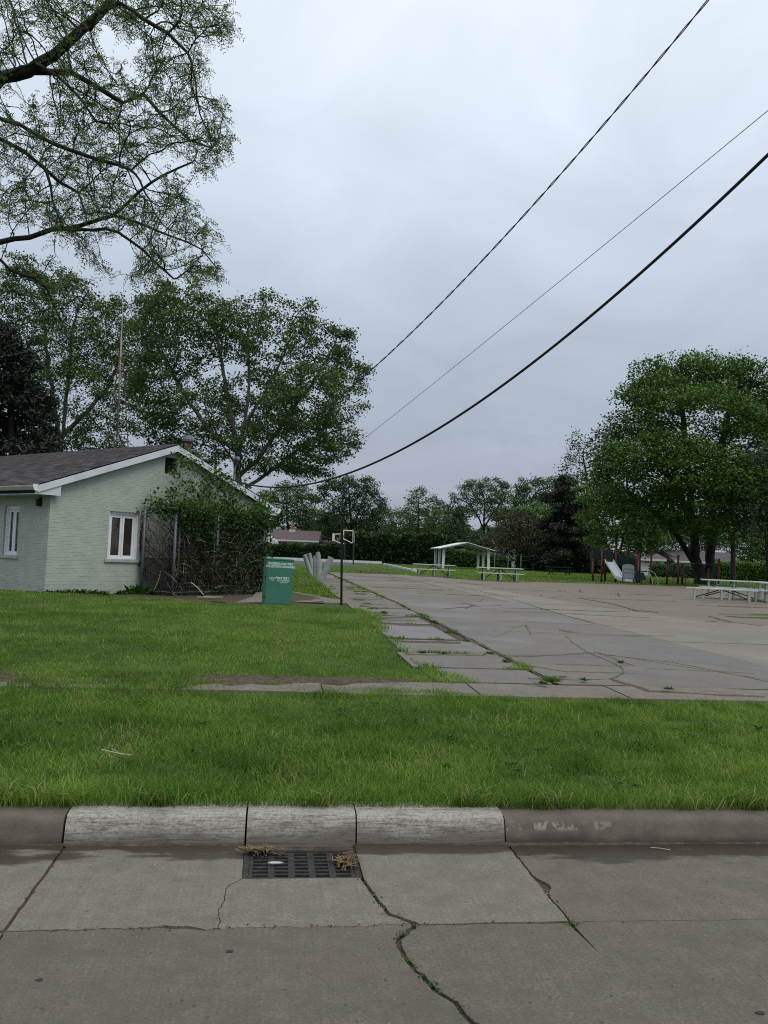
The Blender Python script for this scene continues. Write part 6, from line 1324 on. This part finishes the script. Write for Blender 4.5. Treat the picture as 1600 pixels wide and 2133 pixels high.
# grass between building and lot, and the far park lawn
n = 46000; x = RNG.uniform(-5, 1.95, n); y = 20.2 + 32*RNG.random(n)**1.5
keep = (x < edge_x(y)-.05) & (x > -.45 + (26-y)*.06) & ((x - .75)*1.1 > (24.4 - y)*.36 + 0*x) & (y > 21.2)
x, y = x[keep], y[keep]; tag(blades('side_grass', x, y, .05 + .07*RNG.random(len(x)), .012 + .0009*y*RNG.random(len(x)), grass_tint(x, y, 6), None, .6), 'grass strip with leaning pipes beside the old lot', 'grass', kind='stuff')
n = 50000; x = RNG.uniform(-2, 62, n); y = 46 + 75*RNG.random(n)**1.6
fe = np.interp(x, [2, 9.8, 11, 14, 20, 27, 32, 60], [51.4, 51, 45.8, 46.3, 49, 51.2, 49.3, 44]); keep = (y > fe + .8*vnoise(x, y, 1.2, 2) - .3) & ~((x < 9) & (y > 66)) & (np.abs(x-.13*y) < .62*y)
x, y = x[keep], y[keep]; tt = np.clip(grass_tint(x, y, 9) + .12, 0, .85)
tag(blades('park_grass', x, y, .06 + .08*RNG.random(len(x)), .03 + .0012*y*RNG.random(len(x)), tt, None, .6), 'wide park lawn beyond the lot round the play area', 'grass', kind='stuff')
n = 16000; x = RNG.uniform(16.5, 34, n); y = RNG.uniform(24, 46, n); keep = (x > np.interp(y, [24, 27, 31, 36, 44], [30, 27, 23.2, 23.7, 32])) | ((np.abs(x-19.6) < 1.3) & (np.abs(y-31) < 1.6)); keep &= vnoise(x, y, 1.5, 3) > .28
x, y = x[keep], y[keep]; tag(blades('table_side_grass', x, y, .05 + .07*RNG.random(len(x)), .03 + .02*RNG.random(len(x)), grass_tint(x, y, 12), None, .6), 'rough grass round the picnic tables on the right', 'grass', kind='stuff')
# grass that has seeded itself in the lot joints
n = 9000; y = 8.7 + 40*RNG.random(n)**1.6; x = 3.03 + RNG.normal(0, .035, n)*(1 + y/25); ok = vnoise(x*0, y, .55, 51) > .70; x, y = x[ok], y[ok]
jy = np.array(ys[1:14]); k = 5200; yj_ = RNG.choice(jy, k) + RNG.normal(0, .025, k); xj_ = 1.9 + 1.15*RNG.random(k); ok = vnoise(xj_*1.3, yj_*3, .4, 53) > .68; x = np.concatenate([x, xj_[ok]]); y = np.concatenate([y, yj_[ok]])
tag(blades('joint_grass', x, y, .03 + .05*RNG.random(len(x)), .006 + .0007*y*RNG.random(len(x)), grass_tint(x, y, 15)*.8, np.interp(y, TY, TZ) + .025, .9), 'grass seeded in the joints of the old lot', 'grass', kind='stuff')
# weeds in cracks: a leafy rosette each
def weed(p, r, nl, label, group=None, name='weed', h=None):
    k = nl; a = RNG.random(k)*2*pi; ln = r*(.5 + .6*RNG.random(k)); w = ln*.32; el = .2 + .9*RNG.random(k)
    d = np.stack([np.cos(a)*np.cos(el), np.sin(a)*np.cos(el), np.sin(el)], 1); s_ = np.stack([-np.sin(a), np.cos(a), 0*a], 1)
    b = RNG.normal(0, r*.35, (k, 3)); b[:, 2] = 0
    V = np.stack([b, b + d*ln[:, None]*.5 + s_*w[:, None]*.5, b + d*ln[:, None] - np.array([0, 0, 1])*(ln*.25)[:, None], b + d*ln[:, None]*.5 - s_*w[:, None]*.5], 1).reshape(-1, 3)
    i = np.arange(k)[:, None]*4; me = np_mesh(name, V, np.concatenate([i+[0, 1, 2, 3]], 1), 4); set_tint(me, np.repeat(RNG.random(k), 4)); me.materials.append(M['weed'])
    o = bpy.data.objects.new(name, me); o.location = p; col.objects.link(o); return tag(o, label, 'weed', group)
z0 = lambda px, py: tuple(gp(px, py, 0) + [0, 0, -.012])
for (px, py, r, nl, lab) in [(832, 1945, .032, 70, 'small leafy weed where the wide road crack begins'), (847, 1998, .026, 46, 'low weed in the wide road crack, second from its top'), (905, 2050, .030, 60, 'weed in the road crack where it bends right'), (880, 2030, .022, 36, 'thin weed midway along the wide road crack'), (925, 2066, .024, 36, 'thin weed in the road crack just below its bend'), (962, 2100, .022, 34, 'lowest weed in the wide road crack near the picture bottom'), (1195, 1926, .034, 70, 'green weed at the crossing of two road joints')]:
    weed(z0(px, py), r, nl, lab, 'weeds in the road cracks')
zl = lambda px, py: tuple(gp(px, py, .29 if py > 1300 else .37))
for (px, py, r, lab) in [(1130, 1424, .075, 'tuft of weed in the pavement joint nearest the verge'), (1216, 1417, .07, 'tuft of weed on the lot right of the pavement joint'), (1057, 1378, .08, 'weed at the big dirt crack corner of the lot'), (1020, 1362, .08, 'weed in the dirt joint beside the second lot slab'), (975, 1337, .085, 'weed in the dirt joint beside the third lot slab'), (925, 1362, .085, 'weed growing between two edge slabs by the lawn'), (905, 1296, .11, 'weed in the long joint just past the wet slabs'), (935, 1318, .10, 'weed in the long joint beside the wet slabs'), (1293, 1380, .07, 'weed in the zigzag asphalt crack'), (1395, 1436, .07, 'weed in the crack where asphalt meets pavement'), (880, 1360, .07, 'small weed between edge slabs next to the lawn corner'), (800, 1278, .12, 'weedy patch on the silted slab by the lawn edge')]:
    weed(zl(px, py), r*.8, 50, lab, 'weeds in the lot joints')
def spray(name, p, n, r, label, cat, lo=.0, hi=.03, ln=.07, mat='straw', w=.003, flat=.2):
    """a heap of straw: thin blades lying in all directions"""
    c0 = RNG.normal(0, 1, (n, 3))*np.array(r); c0[:, 2] = lo + (hi-lo)*RNG.random(n); a = RNG.random(n)*2*pi; l = ln*(.4+.8*RNG.random(n)); d = np.stack([np.cos(a), np.sin(a), RNG.normal(0, flat, n)], 1)*l[:, None]; s_ = np.stack([-np.sin(a), np.cos(a), 0*a+.5], 1)*w
    V = np.stack([c0-d/2-s_, c0-d/2+s_, c0+d/2+s_*.4, c0+d/2-s_*.4], 1).reshape(-1, 3); i = np.arange(n)[:, None]*4
    me = np_mesh(name, V, i+np.array([[0, 1, 2, 3]]), 4); set_tint(me, np.repeat(RNG.random(n), 4)); me.materials.append(M[mat]); o = bpy.data.objects.new(name, me); o.location = p; col.objects.link(o); return tag(o, label, cat)
pts_ = []
for ln_, m_, w_ in ((CW, 260, .016), (H_m, 150, .010), (CR1, 90, .012), (JR, 90, .012), (JL, 60, .010), (H_r, 40, .008)):
    q = [p for p in ln_ if p.y > 1.6]; 
    for _ in range(m_): p = random.choice(q); pts_.append((p.x + random.gauss(0, w_), p.y + random.gauss(0, w_), .001))
V = []; 
for p in pts_:
    s_ = random.choice((.002, .003, .003, .005, .008)); V += [(p[0] + random.uniform(-s_, s_), p[1] + random.uniform(-s_, s_), p[2]) for _ in range(3)] + [(p[0], p[1], p[2] + s_*.8)]
o = MB().add(V, [f for i in range(len(pts_)) for f in ((i*4, i*4+1, i*4+3), (i*4+1, i*4+2, i*4+3), (i*4+2, i*4, i*4+3))]).build('crack_crumbs', M['soil']); tag(o, 'crumbs of concrete and grit along the road cracks', 'grit', kind='stuff')
spray('straw_clump', tuple(gp(540, 1777, 0)), 130, (.045, .02, 1), 'clump of pine straw on the left corner of the drain grate', 'straw')
spray('straw_clump', tuple(gp(722, 1797, 0)), 110, (.026, .04, 1), 'clump of pine straw on the right side of the drain grate', 'straw')
spray('crack_debris', tuple(gp(1134, 1858, 0) + [0, 0, -.02]), 60, (.012, .03, 1), 'brown debris packed in the spalled right road joint', 'debris', 0, .02, .03)
spray('crack_debris', tuple(gp(795, 1880, 0) + [0, 0, -.02]), 70, (.025, .07, 1), 'brown debris in the crack right of the drain', 'debris', 0, .016, .02)
mb = MB().tube([gp(1355, 1767, 0)+[0, 0, .004], gp(1375, 1769, 0)+[0, 0, .005], gp(1397, 1772, 0)+[0, 0, .003]], .0022, 5); tag(mb.build('straw_stalk', M['pale_wood']), 'pale straw stalk lying in the wet gutter on the right', 'straw')
a_ = gp(212, 1560, .24); b_ = gp(250, 1570, .22); c_ = gp(275, 1573, .22)
mb = MB().tube([a_+[0, 0, -.005], b_, c_], .0035, 5).tube([a_+[.06, 0, 0], (a_+b_)/2+[.02, 0, .01], b_], .002, 5); tag(mb.build('pale_stick', M['pale_wood']), 'thin white stick lying in the verge grass', 'stick')
mb = MB()
M['scrap'] = worn('dirty_plastic_scrap', (.4, .4, .38), .6, .15, 40)
pts = [(-.035, 0), (-.012, .014), (.022, .012), (.045, .002), (.02, -.01), (-.015, -.012)]
mb.prism(pts, 0, .004); o = mb.build('litter_scrap', M['scrap']); o.location = tuple(gp(572, 1799, 0)+[0, 0, .002]); tag(o, 'pale plastic scrap lying on the drain grate', 'litter')
mb = MB().prism([(-.05, -.01), (0, -.02), (.05, .0), (.02, .012), (-.03, .014)], 0, .012); o = mb.build('dead_leaf', M['brown_metal']); o.location = tuple(gp(1172, 1411, .285)); tag(o, 'curled rust-brown dead leaf on the lot near the pavement', 'leaf')
for k, (px, py, lab) in enumerate(((1583, 2110, 'black tar spot near the bottom right corner'), (478, 1982, 'black tar spot on the road below the drain, left'), (82, 2042, 'black tar spot on the road at the lower left'))):
    q = [(.016*cos(t)*(.7+.5*random.random()), .012*sin(t)*(.7+.5*random.random())) for t in np.linspace(0, 2*pi, 9)[:-1]]
    o = MB().prism(q, -.002, .0015).build('tar_spot', M['cable']); o.location = tuple(gp(px, py, 0)); tag(o, lab, 'stain', 'tar spots on the road')

# low plants along the building's foot, mound of soil
for (lx, r_, lab) in [(.05, .24, 'low weeds right at the near corner of the pale building'), (.5, .26, 'weeds at the gable foot, second clump from the corner'), (.95, .28, 'weeds at the gable foot, third clump from the corner'), (1.5, .2, 'small weeds at the gable foot left of the window'), (2.15, .2, 'small weeds at the gable foot under the window'), (2.62, .42, 'leafy shrub seedling left of the chain link fence')]:
    p = bw(lx, -.22, 0); weed((p[0], p[1], float(T(p[0], p[1])) + .01), r_, 120, lab, 'weeds along the building foot', 'foot_weed')
m_ = []; 
for i in range(14):
    for j in range(8):
        u, v = i/13*2-1, j/7*2-1; m_.append((u*.42, v*.35, .12*max(0, 1-u*u)*max(0, 1-v*v)*(.6+.8*float(vnoise(i*.7, j*.9, 1, 4)))-.01))
o = MB().add(m_, [(i*8+j, (i+1)*8+j, (i+1)*8+j+1, i*8+j+1) for i in range(13) for j in range(7)]).build('soil_mound', M['soil'], smooth=True); o.location = tuple(gp(632, 1219, .35)); tag(o, 'low mound of dark soil in the grass behind the green container', 'mound')
